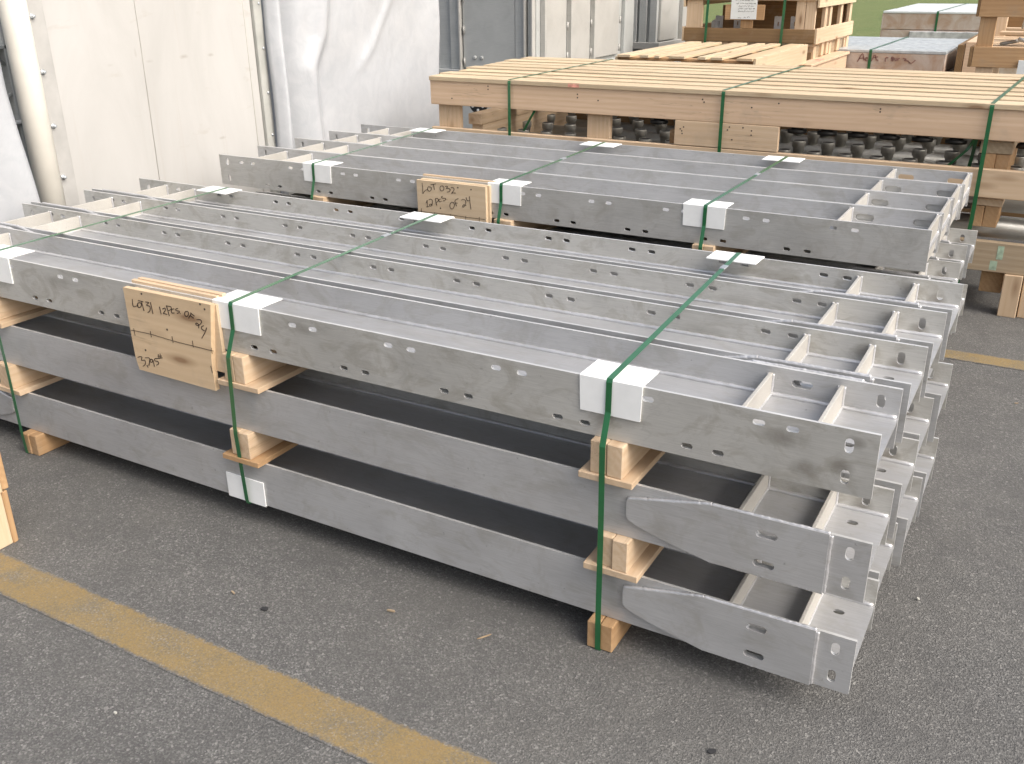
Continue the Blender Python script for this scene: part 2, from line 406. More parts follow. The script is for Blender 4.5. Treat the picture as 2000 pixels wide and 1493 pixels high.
S31= [[(-2.3271, 0.7534), (-2.3276, 0.7284), (-2.303, 0.7368)], [(-2.2949, 0.7465), (-2.2874, 0.7455), (-2.288, 0.7383), (-2.2961, 0.73), (-2.3046, 0.73), (-2.3066, 0.7382), (-2.3012, 0.7447), (-2.2949, 0.7465)], [(-2.2999, 0.7534), (-2.2754, 0.7524)], [(-2.2839, 0.7522), (-2.2797, 0.7207)], [(-2.2651, 0.754), (-2.2499, 0.7536), (-2.263, 0.7431), (-2.2488, 0.7417), (-2.2476, 0.7335), (-2.2528, 0.7242), (-2.2627, 0.7178)], [(-2.2417, 0.756), (-2.2384, 0.7173)], [(-2.202, 0.7477), (-2.1995, 0.7217)], [(-2.1895, 0.7414), (-2.1783, 0.7465), (-2.1758, 0.7408), (-2.1841, 0.7317), (-2.1885, 0.7271), (-2.1714, 0.7265)], [(-2.1685, 0.7572), (-2.1625, 0.723)], [(-2.1703, 0.7555), (-2.151, 0.7558), (-2.1468, 0.751), (-2.1534, 0.7444), (-2.1624, 0.7408)], [(-2.1336, 0.7509), (-2.1432, 0.7488), (-2.1497, 0.7409), (-2.1465, 0.735), (-2.1356, 0.7376)], [(-2.1161, 0.7553), (-2.1267, 0.752), (-2.1264, 0.7465), (-2.1131, 0.7468), (-2.1133, 0.7426), (-2.1247, 0.7369)], [(-2.1113, 0.7396), (-2.1094, 0.7383)], [(-2.0824, 0.7509), (-2.0743, 0.7517), (-2.0719, 0.7452), (-2.0782, 0.736), (-2.086, 0.7333), (-2.0902, 0.7395), (-2.0875, 0.7473), (-2.0824, 0.7509)], [(-2.0585, 0.7493), (-2.0752, 0.729)], [(-2.0628, 0.7494), (-2.0465, 0.7406)], [(-2.0664, 0.7406), (-2.0517, 0.7329)], [(-2.0395, 0.7306), (-2.023, 0.7328), (-2.019, 0.7258), (-2.0301, 0.7146), (-2.0416, 0.711), (-2.0469, 0.7151), (-2.0411, 0.7188), (-2.0338, 0.714), (-2.036, 0.7026)], [(-2.011, 0.7157), (-2.023, 0.7087), (-2.0219, 0.7015), (-2.0106, 0.6987)], [(-1.9998, 0.7107), (-2.0104, 0.6925), (-2.029, 0.6699)], [(-2.3596, 0.6406), (-2.267, 0.6422), (-2.1651, 0.6372), (-2.0745, 0.6357), (-1.9844, 0.6348)], [(-2.3457, 0.6488), (-2.345, 0.6236)], [(-2.2657, 0.653), (-2.2655, 0.6318)], [(-2.1655, 0.6528), (-2.1648, 0.6296)], [(-2.0735, 0.6536), (-2.0736, 0.6308)], [(-1.9916, 0.6441), (-1.9918, 0.6234)], [(-2.0063, 0.5802), (-2.0035, 0.5563)], [(-2.3508, 0.5444), (-2.3397, 0.5491), (-2.3298, 0.5489), (-2.3346, 0.537), (-2.3199, 0.5404), (-2.316, 0.5352), (-2.3199, 0.5249), (-2.3325, 0.5153)], [(-2.3118, 0.5241), (-2.3069, 0.5161)], [(-2.3137, 0.5499), (-2.2924, 0.5515), (-2.302, 0.5236)], [(-2.2773, 0.5491), (-2.2866, 0.5497), (-2.2918, 0.5422), (-2.2876, 0.5382), (-2.2785, 0.5438), (-2.2773, 0.5491), (-2.2747, 0.5259)], [(-2.25, 0.5595), (-2.2673, 0.5551), (-2.2667, 0.5475), (-2.2541, 0.5482), (-2.252, 0.54), (-2.2638, 0.5328)], [(-2.2463, 0.5763), (-2.2451, 0.5587)], [(-2.2366, 0.5796), (-2.2364, 0.5615)], [(-2.2497, 0.5678), (-2.2286, 0.5723)], [(-2.2497, 0.5608), (-2.2273, 0.5662)]]
N31= [(-2.2784, 0.779), (-1.9979, 0.7713), (-2.1839, 0.6722), (-2.3059, 0.5785), (-2.0147, 0.785)]
S32= [[(-2.4154, 0.7955), (-2.4128, 0.7742), (-2.4136, 0.7446), (-2.4064, 0.7532), (-2.3989, 0.7614), (-2.3855, 0.767)], [(-2.3789, 0.7813), (-2.366, 0.7802), (-2.3628, 0.773), (-2.3669, 0.7638), (-2.3753, 0.7597), (-2.3833, 0.7642), (-2.3852, 0.7739), (-2.3789, 0.7813)], [(-2.3666, 0.7914), (-2.3353, 0.799)], [(-2.35, 0.7947), (-2.3454, 0.7696)], [(-2.2989, 0.793), (-2.2911, 0.7856), (-2.294, 0.7737), (-2.3024, 0.7677), (-2.3111, 0.7711), (-2.3133, 0.7816), (-2.3083, 0.7902), (-2.2989, 0.793)], [(-2.2839, 0.7911), (-2.2712, 0.7933), (-2.2709, 0.7885), (-2.2786, 0.7829), (-2.2635, 0.784), (-2.2557, 0.7783), (-2.2619, 0.769), (-2.2736, 0.7656)], [(-2.2519, 0.7884), (-2.2426, 0.7906), (-2.2343, 0.7862), (-2.2364, 0.7753), (-2.2496, 0.7615), (-2.2379, 0.7651), (-2.2242, 0.7649)], [(-2.3963, 0.7003), (-2.39, 0.7153), (-2.3907, 0.685)], [(-2.3973, 0.6823), (-2.3822, 0.6853)], [(-2.3811, 0.7177), (-2.3714, 0.7223), (-2.3615, 0.7181), (-2.3599, 0.7074), (-2.3659, 0.6929), (-2.3764, 0.6875), (-2.3764, 0.6958), (-2.3687, 0.6982), (-2.3599, 0.6935)], [(-2.3417, 0.728), (-2.3398, 0.7105), (-2.3358, 0.695)], [(-2.3412, 0.728), (-2.3299, 0.7292), (-2.3255, 0.7227), (-2.3331, 0.7121), (-2.3399, 0.7085)], [(-2.3131, 0.7283), (-2.3212, 0.7245), (-2.3223, 0.7166), (-2.3147, 0.7146), (-2.3079, 0.7196)], [(-2.2989, 0.743), (-2.3072, 0.7401), (-2.3035, 0.7342), (-2.2888, 0.7348), (-2.2827, 0.7315), (-2.2893, 0.7238), (-2.2988, 0.7211)], [(-2.2768, 0.7302), (-2.2754, 0.7291)], [(-2.2513, 0.7194), (-2.2399, 0.7183), (-2.2352, 0.7074), (-2.2421, 0.6914), (-2.2527, 0.6876), (-2.2602, 0.6946), (-2.2599, 0.7084), (-2.2513, 0.7194)], [(-2.211, 0.741), (-2.2263, 0.7344), (-2.2316, 0.7234), (-2.2272, 0.7121), (-2.2225, 0.7032)], [(-2.2295, 0.7193), (-2.2164, 0.7179)], [(-2.1957, 0.7344), (-2.1853, 0.7397), (-2.1734, 0.7361), (-2.1706, 0.7247), (-2.1772, 0.7099), (-2.1873, 0.7022), (-2.1886, 0.7099), (-2.1809, 0.7149), (-2.1688, 0.7113)], [(-2.1683, 0.7511), (-2.1649, 0.7394), (-2.1571, 0.7356), (-2.1484, 0.7396)], [(-2.1496, 0.7577), (-2.1478, 0.73), (-2.1432, 0.6965)], [(-2.4455, 0.6566), (-2.3512, 0.6577), (-2.2539, 0.6583), (-2.1734, 0.6568), (-2.0673, 0.6571)], [(-2.4254, 0.6718), (-2.4273, 0.6465)], [(-2.351, 0.6607), (-2.3521, 0.6396)], [(-2.2591, 0.6626), (-2.2593, 0.6418)], [(-2.1732, 0.6621), (-2.1752, 0.6393)], [(-2.0984, 0.6654), (-2.0986, 0.6435)]]
N32= [(-2.2129, 0.792), (-2.1402, 0.7899), (-2.3157, 0.6833)]
S6= [[(-1.8831, 0.7829), (-1.842, 0.8648), (-1.818, 0.797)], [(-1.8721, 0.8162), (-1.8211, 0.8207)], [(-1.8068, 0.8033), (-1.7876, 0.8188), (-1.7948, 0.8275), (-1.8083, 0.8152), (-1.8026, 0.7945), (-1.7815, 0.7951)], [(-1.7661, 0.7926), (-1.7644, 0.8255), (-1.749, 0.8229)], [(-1.7417, 0.7904), (-1.7205, 0.8565)], [(-1.7086, 0.8568), (-1.6917, 0.798)], [(-1.7229, 0.8297), (-1.679, 0.8369)], [(-1.6844, 0.8101), (-1.673, 0.7926)], [(-1.6014, 0.792), (-1.5978, 0.8305), (-1.5738, 0.8283)], [(-1.5427, 0.8381), (-1.5247, 0.8357), (-1.526, 0.8033), (-1.5411, 0.8057), (-1.5427, 0.8381)], [(-1.5389, 0.8323), (-1.5247, 0.8063)], [(-1.5096, 0.8332), (-1.503, 0.8069), (-1.4888, 0.8103), (-1.4891, 0.8338)], [(-1.4763, 0.8048), (-1.4733, 0.8255), (-1.4587, 0.826)], [(-1.43, 0.8298), (-1.3968, 0.822), (-1.4122, 0.8069), (-1.3769, 0.8051), (-1.3566, 0.7852)], [(-1.3628, 0.788), (-1.3335, 0.786), (-1.3032, 0.8162)]]
# ------------------------------------------------------------------ setting
bm = BM(); v = [bm.verts.new(p) for p in ((-60, -12, 0), (40, -12, 0), (40, 11.5, 0), (-60, 11.5, 0))]; bm.faces.new(v)
finish(obj('asphalt_ground', bm, ASPH), kind='structure')
bm = BM(); v = [bm.verts.new(p) for p in ((-260, 11.5, -.02), (260, 11.5, -.02), (260, 420, -.02), (-260, 420, -.02))]; bm.faces.new(v)
finish(obj('lawn', bm, GRASS), kind='structure')
bm = BM(); box(bm, -60, 40, 11.4, 11.52, -.05, .06, .01); finish(obj('kerb', bm, simple('kerb_concrete', (.36, .35, .33), .85, .3, 0, .2, 20)), kind='structure')
def paint_line(name, x0, x1, ya, yb, wd):
    bm = BM(); n = int((x1-x0)/.007); up_, lo_ = [], []
    a = b = 0
    for i in range(n+1):
        x = x0+(x1-x0)*i/n; yc = ya+(yb-ya)*i/n
        a = b = 0
        up_.append(bm.verts.new((x, yc+wd/2+a, .002))); lo_.append(bm.verts.new((x, yc-wd/2+b, .002)))
    for i in range(n): bm.faces.new((lo_[i], lo_[i+1], up_[i+1], up_[i]))
    finish(obj(name, bm, YELLOW), kind='structure')
paint_line('yellow_line', -4.5, 3, -.606, -.606, .150)
paint_line('yellow_line', -4.0, 6, 2.77, 2.77, .13)

# ------------------------------------------------------------------ steel beams
H, W, TF, L = .16, .298, .009, 3.79
ZW = .08
def flange_holes(kind):
    hs = []
    e = [(-.062, .118), (-.062, .040), (-L+.062, .118), (-L+.062, .040)]
    if kind == 'slotted':
        hs += [slot(x, z, .020, .036) for x, z in e]
        for k in range(10):
            for d in (-.039, .039):
                if -L+.09 < -.395-.3515*k+d: hs.append(slot(-.395-.3515*k+d, .131, .030, .015, 3))
                if k < 10 and -L+.09 < -.227-.3515*k+d: hs.append(slot(-.227-.3515*k+d, .029, .030, .015, 3))
    elif kind == 'gusseted':
        hs += [slot(-.045, z, .020, .036) for z in (.121, .040)]+[slot(-L+.045, z, .020, .036) for z in (.121, .040)]
        hs += [slot(x, z, .053, .021) for x in (-.236, -L+.236) for z in (.119, .036)]
    return hs
def rect(x0, x1, z0, z1): return [(x0, z0), (x1, z0), (x1, z1), (x0, z1)]
def stiffener(root, x, z0, z1, y0=TF, y1=W-TF, t=.010, wb=.0042):
    bm = BM(); box(bm, x-t/2, x+t/2, y0+.0006, y1-.0006, z0, z1, .0012)
    zt = z1-.003 if z1 > ZW else z1
    for yy, s in ((y0, 1), (y1, -1)):
        for sx in (-1, 1):
            bead(bm, (x+sx*(t/2+.001), yy+s*.003, z0+.002), (x+sx*(t/2+.001), yy+s*.003, z1+.001), wb, 1, .005)
    zb = z0 if z1 > ZW else z1
    for sx in (-1, 1):
        bead(bm, (x+sx*(t/2+.001), y0+.006, zb+(.002 if z1 > ZW else -.002)), (x+sx*(t/2+.001), y1-.006, zb+(.002 if z1 > ZW else -.002)), wb*.8, 1, .006)
    return obj('stiffener', bm, [STIFF, WELD], root)
def make_beam(gusset=True):
    root = thing('steel_girder', None, None)
    bm = BM(); plate(bm, rect(-L, 0, 0, H), flange_holes('gusseted'), 0, TF, 'XZ', 0, 1); obj('flange', bm, [STEEL_B, EDGE], root)
    bm = BM(); plate(bm, rect(-L, 0, 0, H), flange_holes('slotted'), W-TF, W, 'XZ', 0, 1); obj('flange', bm, [STEEL, EDGE], root)
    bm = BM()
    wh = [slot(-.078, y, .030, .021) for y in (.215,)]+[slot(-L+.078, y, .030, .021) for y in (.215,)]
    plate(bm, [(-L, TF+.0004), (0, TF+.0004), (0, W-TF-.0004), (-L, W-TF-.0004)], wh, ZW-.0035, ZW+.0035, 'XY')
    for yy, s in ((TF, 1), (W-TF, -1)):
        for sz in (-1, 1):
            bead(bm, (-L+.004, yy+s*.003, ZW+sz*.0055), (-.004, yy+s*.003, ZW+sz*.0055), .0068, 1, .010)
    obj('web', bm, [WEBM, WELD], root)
    for x in (-.316, -.139, -3.41, -3.60):
        stiffener(root, x, ZW+.0036, .144); stiffener(root, x, .016, ZW-.0036)
    for m in (1, -1):
        bm = BM()
        o = [(-.596, .118), (-.598, .105), (-.597, .067), (-.590, .058), (-.570, .048), (-.52, .033), (-.45, .0165), (-.371, .0), (-.093, .0), (-.093, .1645), (-.375, .1625)]
        hs = [slot(-.236, z, .053, .021) for z in (.119, .036)]
        fx = (lambda x: x) if m == 1 else (lambda x: -L-x)
        plate(bm, [(fx(x), z) for x, z in o], [[(fx(x), z) for x, z in h] for h in hs], -.0115, -.0003, 'XZ', 0, 1)
        bead(bm, (fx(-.371), -.006, .002), (fx(-.093), -.006, .002), .0055, 1, .0035)
        seq = [(-.597, .067), (-.598, .105), (-.596, .118), (-.375, .1625), (-.093, .1645)]
        for a, b in zip(seq[:-1], seq[1:]): bead(bm, (fx(a[0]), -.0055, a[1]), (fx(b[0]), -.0055, b[1]), .0058 if a == (-.596, .118) else (.0045 if a[0] > -.5 else .0022), 1, .0035)
        bead(bm, (fx(-.090), -.005, .160), (fx(-.090), -.005, .002), .005, 1, .0035)
        obj('gusset_plate', bm, [STEEL_B, WELD], root)
    return root
def make_box_beam():
    """top layer of the far stack: open pockets with long slots at the right end"""
    root = thing('steel_girder', None, None); l2 = 3.635; w2 = .3075
    bm = BM(); hs = [slot(x, z, .020, .036) for x, z in ((-l2+.058, .125), (-l2+.058, .036))]
    for k in range(10):
        for d in (-.041, .041):
            for xx, zz in ((-.315-.3465*k+d, .129), (-.486-.3465*k+d, .023)):
                if xx > -l2+.1: hs.append(slot(xx, zz, .029, .0145, 3))
    plate(bm, rect(-l2, 0, 0, H), hs, 0, TF, 'XZ', 0, 1); obj('flange', bm, [STEEL_P, EDGE], root)
    bm = BM(); hs = [slot(x, .113, .074, .029, 6) for x in (-.068, -.293)]+[slot(-l2+.058, .125, .02, .036), slot(-l2+.21, .13, .04, .02)]
    plate(bm, rect(-l2, 0, 0, H), hs, w2-TF, w2, 'XZ', 0, 1); obj('flange', bm, [STEEL_B, EDGE], root)
    bm = BM(); plate(bm, [(-l2, TF+.0004), (0, TF+.0004), (0, w2-TF-.0004), (-l2, w2-TF-.0004)], [], ZW-.0035, ZW+.0035, 'XY')
    for yy, s in ((TF, 1), (w2-TF, -1)): bead(bm, (-l2+.004, yy+s*.003, ZW+.0055), (-.004, yy+s*.003, ZW+.0055), .0068, 1, .010)
    obj('web', bm, [WEBM, WELD], root)
    for x, zt in ((-.35, .150), (-.014, .157), (-3.24, .148), (-3.42, .148)):
        stiffener(root, x, ZW+.0036, zt, TF, w2-TF); stiffener(root, x, .012, ZW-.0036, TF, w2-TF)
    return root
ORD = ['nearest', 'second', 'third', 'farthest']
def beam_label(stack, layer, k):
    where = {0: 'nearest one', 1: 'second from the front', 2: 'third from the front', 3: 'rearmost one'}[k]
    return 'grey steel girder, %s in the %s layer of the %s bundle' % (where, layer, stack)
protoA = make_beam(); protoT = make_box_beam(); TREE = [o for o in C.objects if o.parent]
def place(proto, first, x, y, z, roll=False, label='', group=''):
    o = proto if first else copy_tree(proto)
    o.location = (x, y+(W if roll else 0), z+(H if roll else 0)); o.rotation_euler = (pi if roll else 0, 0, 0)
    return finish(o, label, 'girder', group)
E2 = .020
ZL = {'bottom': .089, 'middle': .361, 'top': .633}
firstA = True
for lay, xo in (('top', (0, .012, .020, .030)), ('middle', (.018, .030, .026, .042)), ('bottom', (.018, .012, .034, .040))):
    for k in range(4):
        o = place(protoA, firstA, xo[k], (0, .322, .640, .957)[k] if lay == 'top' else k*(W+E2), ZL[lay], lay == 'top' and k == 0, beam_label('front', lay, k), 'steel girders stacked in the front bundle'); firstA = False
        if lay == 'top' and k == 0: o.scale = (1, .965, 1); o.location.y = W*.965
Y2, P2 = 1.80, .3115
ZL2 = {'bottom': .118, 'middle': .389, 'top': .660}
for k in range(4): 
    o = place(protoT, k == 0, -.144+(0, .003, .006, .014)[k], Y2+k*P2, ZL2['top'], False, beam_label('rear', 'top', k), 'steel girders stacked in the rear bundle')
for lay in ('middle', 'bottom'):
    for k in range(4):
        place(protoA, False, -.075+(.0, .008, .0, .012)[k], Y2+.012+k*P2, ZL2[lay], False, beam_label('rear', lay, k), 'steel girders stacked in the rear bundle')

# ------------------------------------------------------------------ timber spacers
def spacer(loc, x0, x1, b0, b1, z, ya, yb, label, grp, hb=.019, ht=.0925, tone='pine', tone2='pine'):
    t = thing('wood_spacer', label, 'spacer', ((x0+x1)/2, ya, z), grp)
    bm = BM(); box(bm, b0, b1, ya-.004, yb+.01, z, z+hb-.0004, .0015, jit=.001); obj('base_board', bm, wood(tone2, 'Y'), t)
    xm = (x0+x1)/2
    for a, b, dy in ((x0, xm-.0008, rnd.uniform(0, .012)), (xm+.0008, x1, rnd.uniform(-.004, .004))):
        bm = BM(); box(bm, a, b, ya+dy, yb+dy*.5, z+hb, z+hb+ht-.0006, .0025, jit=.0006); obj('plank', bm, wood(tone, 'Y'), t)
def block(x0, x1, z, ya, yb, h, label, grp, tone='orange'):
    t = thing('timber_block', label, 'timber block', ((x0+x1)/2, ya, z), grp)
    bm = BM(); xm = (x0+x1)/2
    box(bm, x0, xm-.0006, ya, yb, z+.001, z+h-.001, .003); box(bm, xm+.0006, x1, ya+.003, yb, z+.001, z+h-.001, .003)
    obj('plank_pair', bm, wood(tone, 'Y'), t)
pos = {'left': [(-3.215, -3.125, -3.245, -3.085), (-3.20, -3.11, -3.225, -3.07), (-3.111, -3.03)],
       'middle': [(-1.955, -1.868, -1.985, -1.812), (-1.978, -1.889, -2.012, -1.853), (-1.97, -1.89)],
       'right': [(-.679, -.588, -.708, -.558), (-.653, -.563, -.687, -.532), (-.669, -.594)]}
for nm, (a, b, c) in pos.items():
    spacer(nm, *a, .521, -.030, 1.268, 'pine plank pair under the top layer by the %s strap of the front bundle' % nm, 'spacers in the front bundle')
    spacer(nm, *b, .249, -.030, 1.268, 'pine plank pair under the middle layer by the %s strap of the front bundle' % nm, 'spacers in the front bundle', tone2='orange' if nm == 'middle' else 'pine')
    yb_ = -.04 if nm != 'middle' else .30
    block(c[0], c[1], 0, yb_, 1.25, .088, 'stained timber block on the asphalt under the %s strap of the front bundle' % nm, 'ground blocks of the front bundle', 'orange')
for nm, xc in (('left', -3.09), ('middle', -1.98), ('right', -1.01)):
    spacer(nm, xc-.05, xc+.045, xc-.085, xc+.08, .549, 1.775, 3.06, 'pine plank pair under the top layer by the %s strap of the rear bundle' % nm, 'spacers in the rear bundle', tone='pine')
    spacer(nm, xc-.05, xc+.045, xc-.085, xc+.08, .278, 1.775, 3.06, 'pine plank pair under the middle layer by the %s strap of the rear bundle' % nm, 'spacers in the rear bundle')
    block(xc-.04, xc+.04, 0, 1.78, 3.05, .117, 'timber block on the ground under the %s strap of the rear bundle' % nm, 'ground blocks of the rear bundle')

# ------------------------------------------------------------------ straps and corner protectors
def band(bm, pts, wd=.016, th=.0012):
    P = [Vector(p) for p in pts]; secs = []
    for i, p in enumerate(P):
        d = (P[min(i+1, len(P)-1)]-P[max(i-1, 0)]); d.x = 0; d.normalize()
        nrm = Vector((0, -d.z, d.y)); x = Vector((wd/2, 0, 0))
        secs.append([bm.verts.new(p+x), bm.verts.new(p-x), bm.verts.new(p-x+nrm*th), bm.verts.new(p+x+nrm*th)])
    for a, b in zip(secs[:-1], secs[1:]):
        for k in range(4): bm.faces.new((a[k], a[(k+1) % 4], b[(k+1) % 4], b[k]))
    bm.faces.new(secs[0]); bm.faces.new(secs[-1])
def strap(pts, label, grp, seal=None, wd=.016, name='packing_strap'):
    t = thing(name, label, 'strap', pts[0], grp)
    bm = BM(); band(bm, pts, wd); obj('band', bm, STRAP, t)
    if seal:
        bm = BM(); P = Vector(seal); box(bm, P.x-wd*.62, P.x+wd*.62, P.y-.022, P.y+.022, P.z-.001, P.z+.0035, .001); obj('seal', bm, SEAL, t)
    return t
zt = .7985
for nm, xf, xb, xbot, sy in (('left', -3.115, -3.17, -3.098, None), ('middle', -1.912, -1.992, -1.946, .87), ('right', -.640, -.706, -.634, 1.05)):
    f0 = -.0065
    bow = -.0385
    yb_ = -.042 if nm != 'middle' else -.012
    zb = .003 if nm != 'middle' else .084
    pts = [(xbot, .05, zb-.0005 if nm != 'middle' else .0835), (xbot, yb_, zb), (xbot, yb_-.003, .09 if nm != 'middle' else .10), (xbot*.55+xf*.45, bow, .36), (xbot*.3+xf*.7, bow, .53), (xbot*.15+xf*.85, bow-.0005, .627), (xf, f0-.002, .71), (xf, f0, .79), (xf, f0+.004, zt),
           (xf*.75+xb*.25, .31, zt+.0005), (xf*.5+xb*.5, .62, zt+.0005), (xb, 1.252, zt), (xb, 1.2605, .79), (xb, 1.275, .5), (xb, 1.275, .1), (xb, 1.26, .003)]
    s = None
    if sy: k = sy/1.252; s = (xf*(1-k)+xb*k, sy, zt+.001)
    strap(pts, 'green packing strap nearest the %s over the front bundle of beams' % ({'left': 'left end', 'middle': 'middle', 'right': 'right end'}[nm]), 'straps around the front bundle', s)
z2 = .8255
for nm, xf, xb, sy in (('left', -3.112, -3.22, 2.53), ('middle', -1.995, -2.045, 2.48), ('right', -1.018, -1.012, 2.52)):
    pts = [(xf, 1.80, .004), (xf, 1.765, .006), (xf, 1.762, .1), (xf, 1.762, .40), (xf, 1.763, .655), (xf, 1.791, .74), (xf, 1.7935, .815), (xf, 1.797, z2), (xf*.6+xb*.4, 2.3, z2), (xb, 3.045, z2), (xb, 3.054, .81), (xb, 3.075, .5), (xb, 3.07, .01)]
    k = (sy-1.8)/1.25
    strap(pts, 'green packing strap at the %s of the rear bundle of beams' % ({'left': 'left end', 'middle': 'middle', 'right': 'right end'}[nm]), 'straps around the rear bundle', (xf*(1-k)+xb*k, sy, z2+.001))
def protector(x0, x1, yedge, ztop, out, leg_v, leg_h, label, grp, tilt=0.):
    """L shaped board; out=-1: vertical leg faces the camera side"""
    bm = BM(); t = .0042
    yo = yedge+out*.0006
    prof = [(yo, ztop-leg_v), (yo+out*t, ztop-leg_v), (yo+out*t, ztop+t*.5), (yo+out*t*.4, ztop+t), (yo-out*leg_h, ztop+t+tilt), (yo-out*leg_h, ztop+.0006+tilt), (yo, ztop+.0006)]
    n = 8; rows = []
    for i in range(n+1):
        x = x0+(x1-x0)*i/n; rows.append([bm.verts.new((x+rnd.uniform(-.0005, .0005) if 0 < i < n else x+(b-ztop)*.03*(1 if i else -1), a, b)) for a, b in prof])
    for a, b in zip(rows[:-1], rows[1:]):
        for k in range(len(prof)): bm.faces.new((a[k], a[(k+1) % len(prof)], b[(k+1) % len(prof)], b[k]))
    bm.faces.new(rows[0]); bm.faces.new(rows[-1])
    finish(obj('edge_protector', bm, WHITEC), label, 'edge protector', grp)
for nm, x0, x1, z in (('left', -3.185, -3.0, .095), ('middle', -1.99, -1.80, .085), ('right', -.722, -.553, .093)):
    protector(x0, x1, 0, .793, -1, z, .105, 'white corner protector under the %s strap on the near edge of the front bundle' % nm, 'white corner protectors of the front bundle')
for nm, x0, x1 in (('left', -3.27, -3.085), ('middle', -2.105, -1.905), ('right', -.79, -.615)):
    protector(x0, x1, 1.252, .793, 1, .09, .105, 'white corner protector under the %s strap on the far edge of the front bundle' % nm, 'white corner protectors of the front bundle')
for nm, x0, x1 in (('left', -3.182, -3.0), ('middle', -2.068, -1.892), ('right', -1.115, -.932)):
    protector(x0, x1, Y2, .820, -1, .088, .10, 'white corner protector under the %s strap on the near edge of the rear bundle' % nm, 'white corner protectors of the rear bundle')
for nm, x0, x1 in (('left', -3.31, -3.12), ('middle', -2.145, -1.94), ('right', -1.11, -.92)):
    protector(x0, x1, 3.045, .820, 1, .088, .12, 'white corner protector under the %s strap on the far edge of the rear bundle' % nm, 'white corner protectors of the rear bundle')
bm = BM(); box(bm, -2.040, -1.872, -.0050, -.0008, .084, .176, .0006); box(bm, -2.040, -1.872, -.0045, .09, .0846, .0885, .0006)
finish(obj('edge_protector', bm, WHITEC), 'white corner protector under the bottom edge of the lowest beam at the middle strap', 'edge protector', 'white corner protectors of the front bundle')

# ------------------------------------------------------------------ lot boards with handwriting
def lot_board(name_label, outline, strokes_, nails, yf, th, second, inner, loc, seed):
    t = thing('lot_board', name_label, 'marked board', loc)
    bm = BM(); plate(bm, outline, [], yf, yf+th, 'XZ'); obj('front_board', bm, wood('ply', 'X'), t)
    bm = BM()
    for s in strokes_: ribbon(bm, s, .0024 if len(s) > 2 and abs(s[0][0]-s[-1][0]) < .2 else (.0013 if abs(s[0][0]-s[-1][0]) > .2 or (len(s) == 2 and abs(s[0][0]-s[1][0]) < .0035 and s[0][1] < .67) else .0024), yf-.0002)
    obj('handwriting', bm, INK, t)
    for a, b in nails:
        bm = BM(); lathe(bm, [(.0036, -.0008), (.0036, .0005)], (a, yf, b), 10, 0, 'Y'); obj('nail_head', bm, NAIL, t)
    x0, x1, z0, z1 = second
    bm = BM(); box(bm, x0, x1, yf+th+.0004, -.0004+(0 if yf < 1 else Y2), z0, z1, .001); obj('back_board', bm, wood('ply', 'X'), t)
    for x0, x1, y0, y1, z0, z1 in inner:
        bm = BM(); box(bm, x0, x1, y0, y1, z0, z1, .001, jit=.001); obj('clamp_board', bm, wood('pine', 'X'), t)
O31 = [(-2.3646, .7885), (-2.0, .7902), (-1.9693, .7902), (-1.9993, .611), (-2.001, .5715), (-2.0012, .4939), (-2.18, .497), (-2.3535, .4995), (-2.3629, .5442), (-2.3649, .6269)]
lot_board('pine board marked LOT 31 12 PCS OF 24 clamped on the front bundle', O31, S31, N31, -.032, .018, (-2.34, -1.966, .556, .785),
          [(-2.37, -1.985, .0095, .024, .70, .803), (-2.355, -1.975, .0245, .042, .69, .807)], (-2.18, 0, .6), 1)
O32 = [(-2.4484, .8082), (-2.0623, .809), (-2.0611, .63), (-2.4464, .625)]
lot_board('pine board marked LOT 032 12 PCS OF 24 clamped on the rear bundle', O32, S32, N32, 1.765, .017, (-2.435, -2.05, .635, .812),
          [(-2.44, -2.04, 1.8095, 1.826, .74, .828)], (-2.25, 1.78, .7), 2)

# ------------------------------------------------------------------ long slatted crate with nozzled pipes
cr = thing('long_crate', 'long low pine crate with a slatted lid and pipe nozzles inside', 'crate', (-1.5, 3.5, 0))
X0, X1 = -3.53, .72; YF, YB = 3.5, 5.13; ZT = 1.085
bm = BM(); nb = 8; pitch = (YB-YF+.045)/nb
for k in range(nb):
    dx = (0, -.055, -.03, -.10, -.085, -.11, -.15, -.12)[k]
    box(bm, X0+dx, X1+rnd.uniform(-.03, .03), YF-.012+k*pitch, YF-.012+k*pitch+.138+rnd.uniform(-.006, .004), ZT-.025, ZT+rnd.uniform(-.001, .001), .002, jit=.002)
obj('slatted_lid', bm, wood('pale', 'X'), cr)
bm = BM(); box(bm, X0+.05, X1-.1, YB-.115, YB-.092, .2, 1.04, .002); obj('added_back_panel', bm, wood('brown', 'X'), cr)  # unseen brown sheet, added to block light through the open back
def part(name, boxes, tone, ax, par, bev=.003, jit=.0015):
    bm = BM()
    for b in boxes: box(bm, *b, bev, jit=jit)
    return obj(name, bm, wood(tone, ax), par)
part('top_rail', [(X0, X1, YF, YF+.038, .905, ZT-.0255)], 'fir', 'X', cr)
part('top_rail', [(X0-.05, X1, YB-.05, YB-.012, .905, ZT-.0255)], 'fir', 'X', cr)
for z0, z1, nm in ((.615, .760, 'middle_rail'), (.228, .388, 'lower_rail')):
    part(nm, [(X0, X1, YF-.002, YF+.036, z0, z1)], 'grey' if nm == 'lower_rail' else 'pine', 'X', cr)
    part(nm, [(X0-.05, X1, YB-.05, YB-.012, z0, z1)], 'fir', 'X', cr)
for a, b in ((-3.495, -3.325), (-2.389, -2.234), (.16, .32)):
    part('post', [(a, b, YF+.0395, YF+.078, .0, .9045)] if a < 0 else [(a, b, YF+.0395, YF+.12, .0, .9045)], 'pine', 'Z', cr)
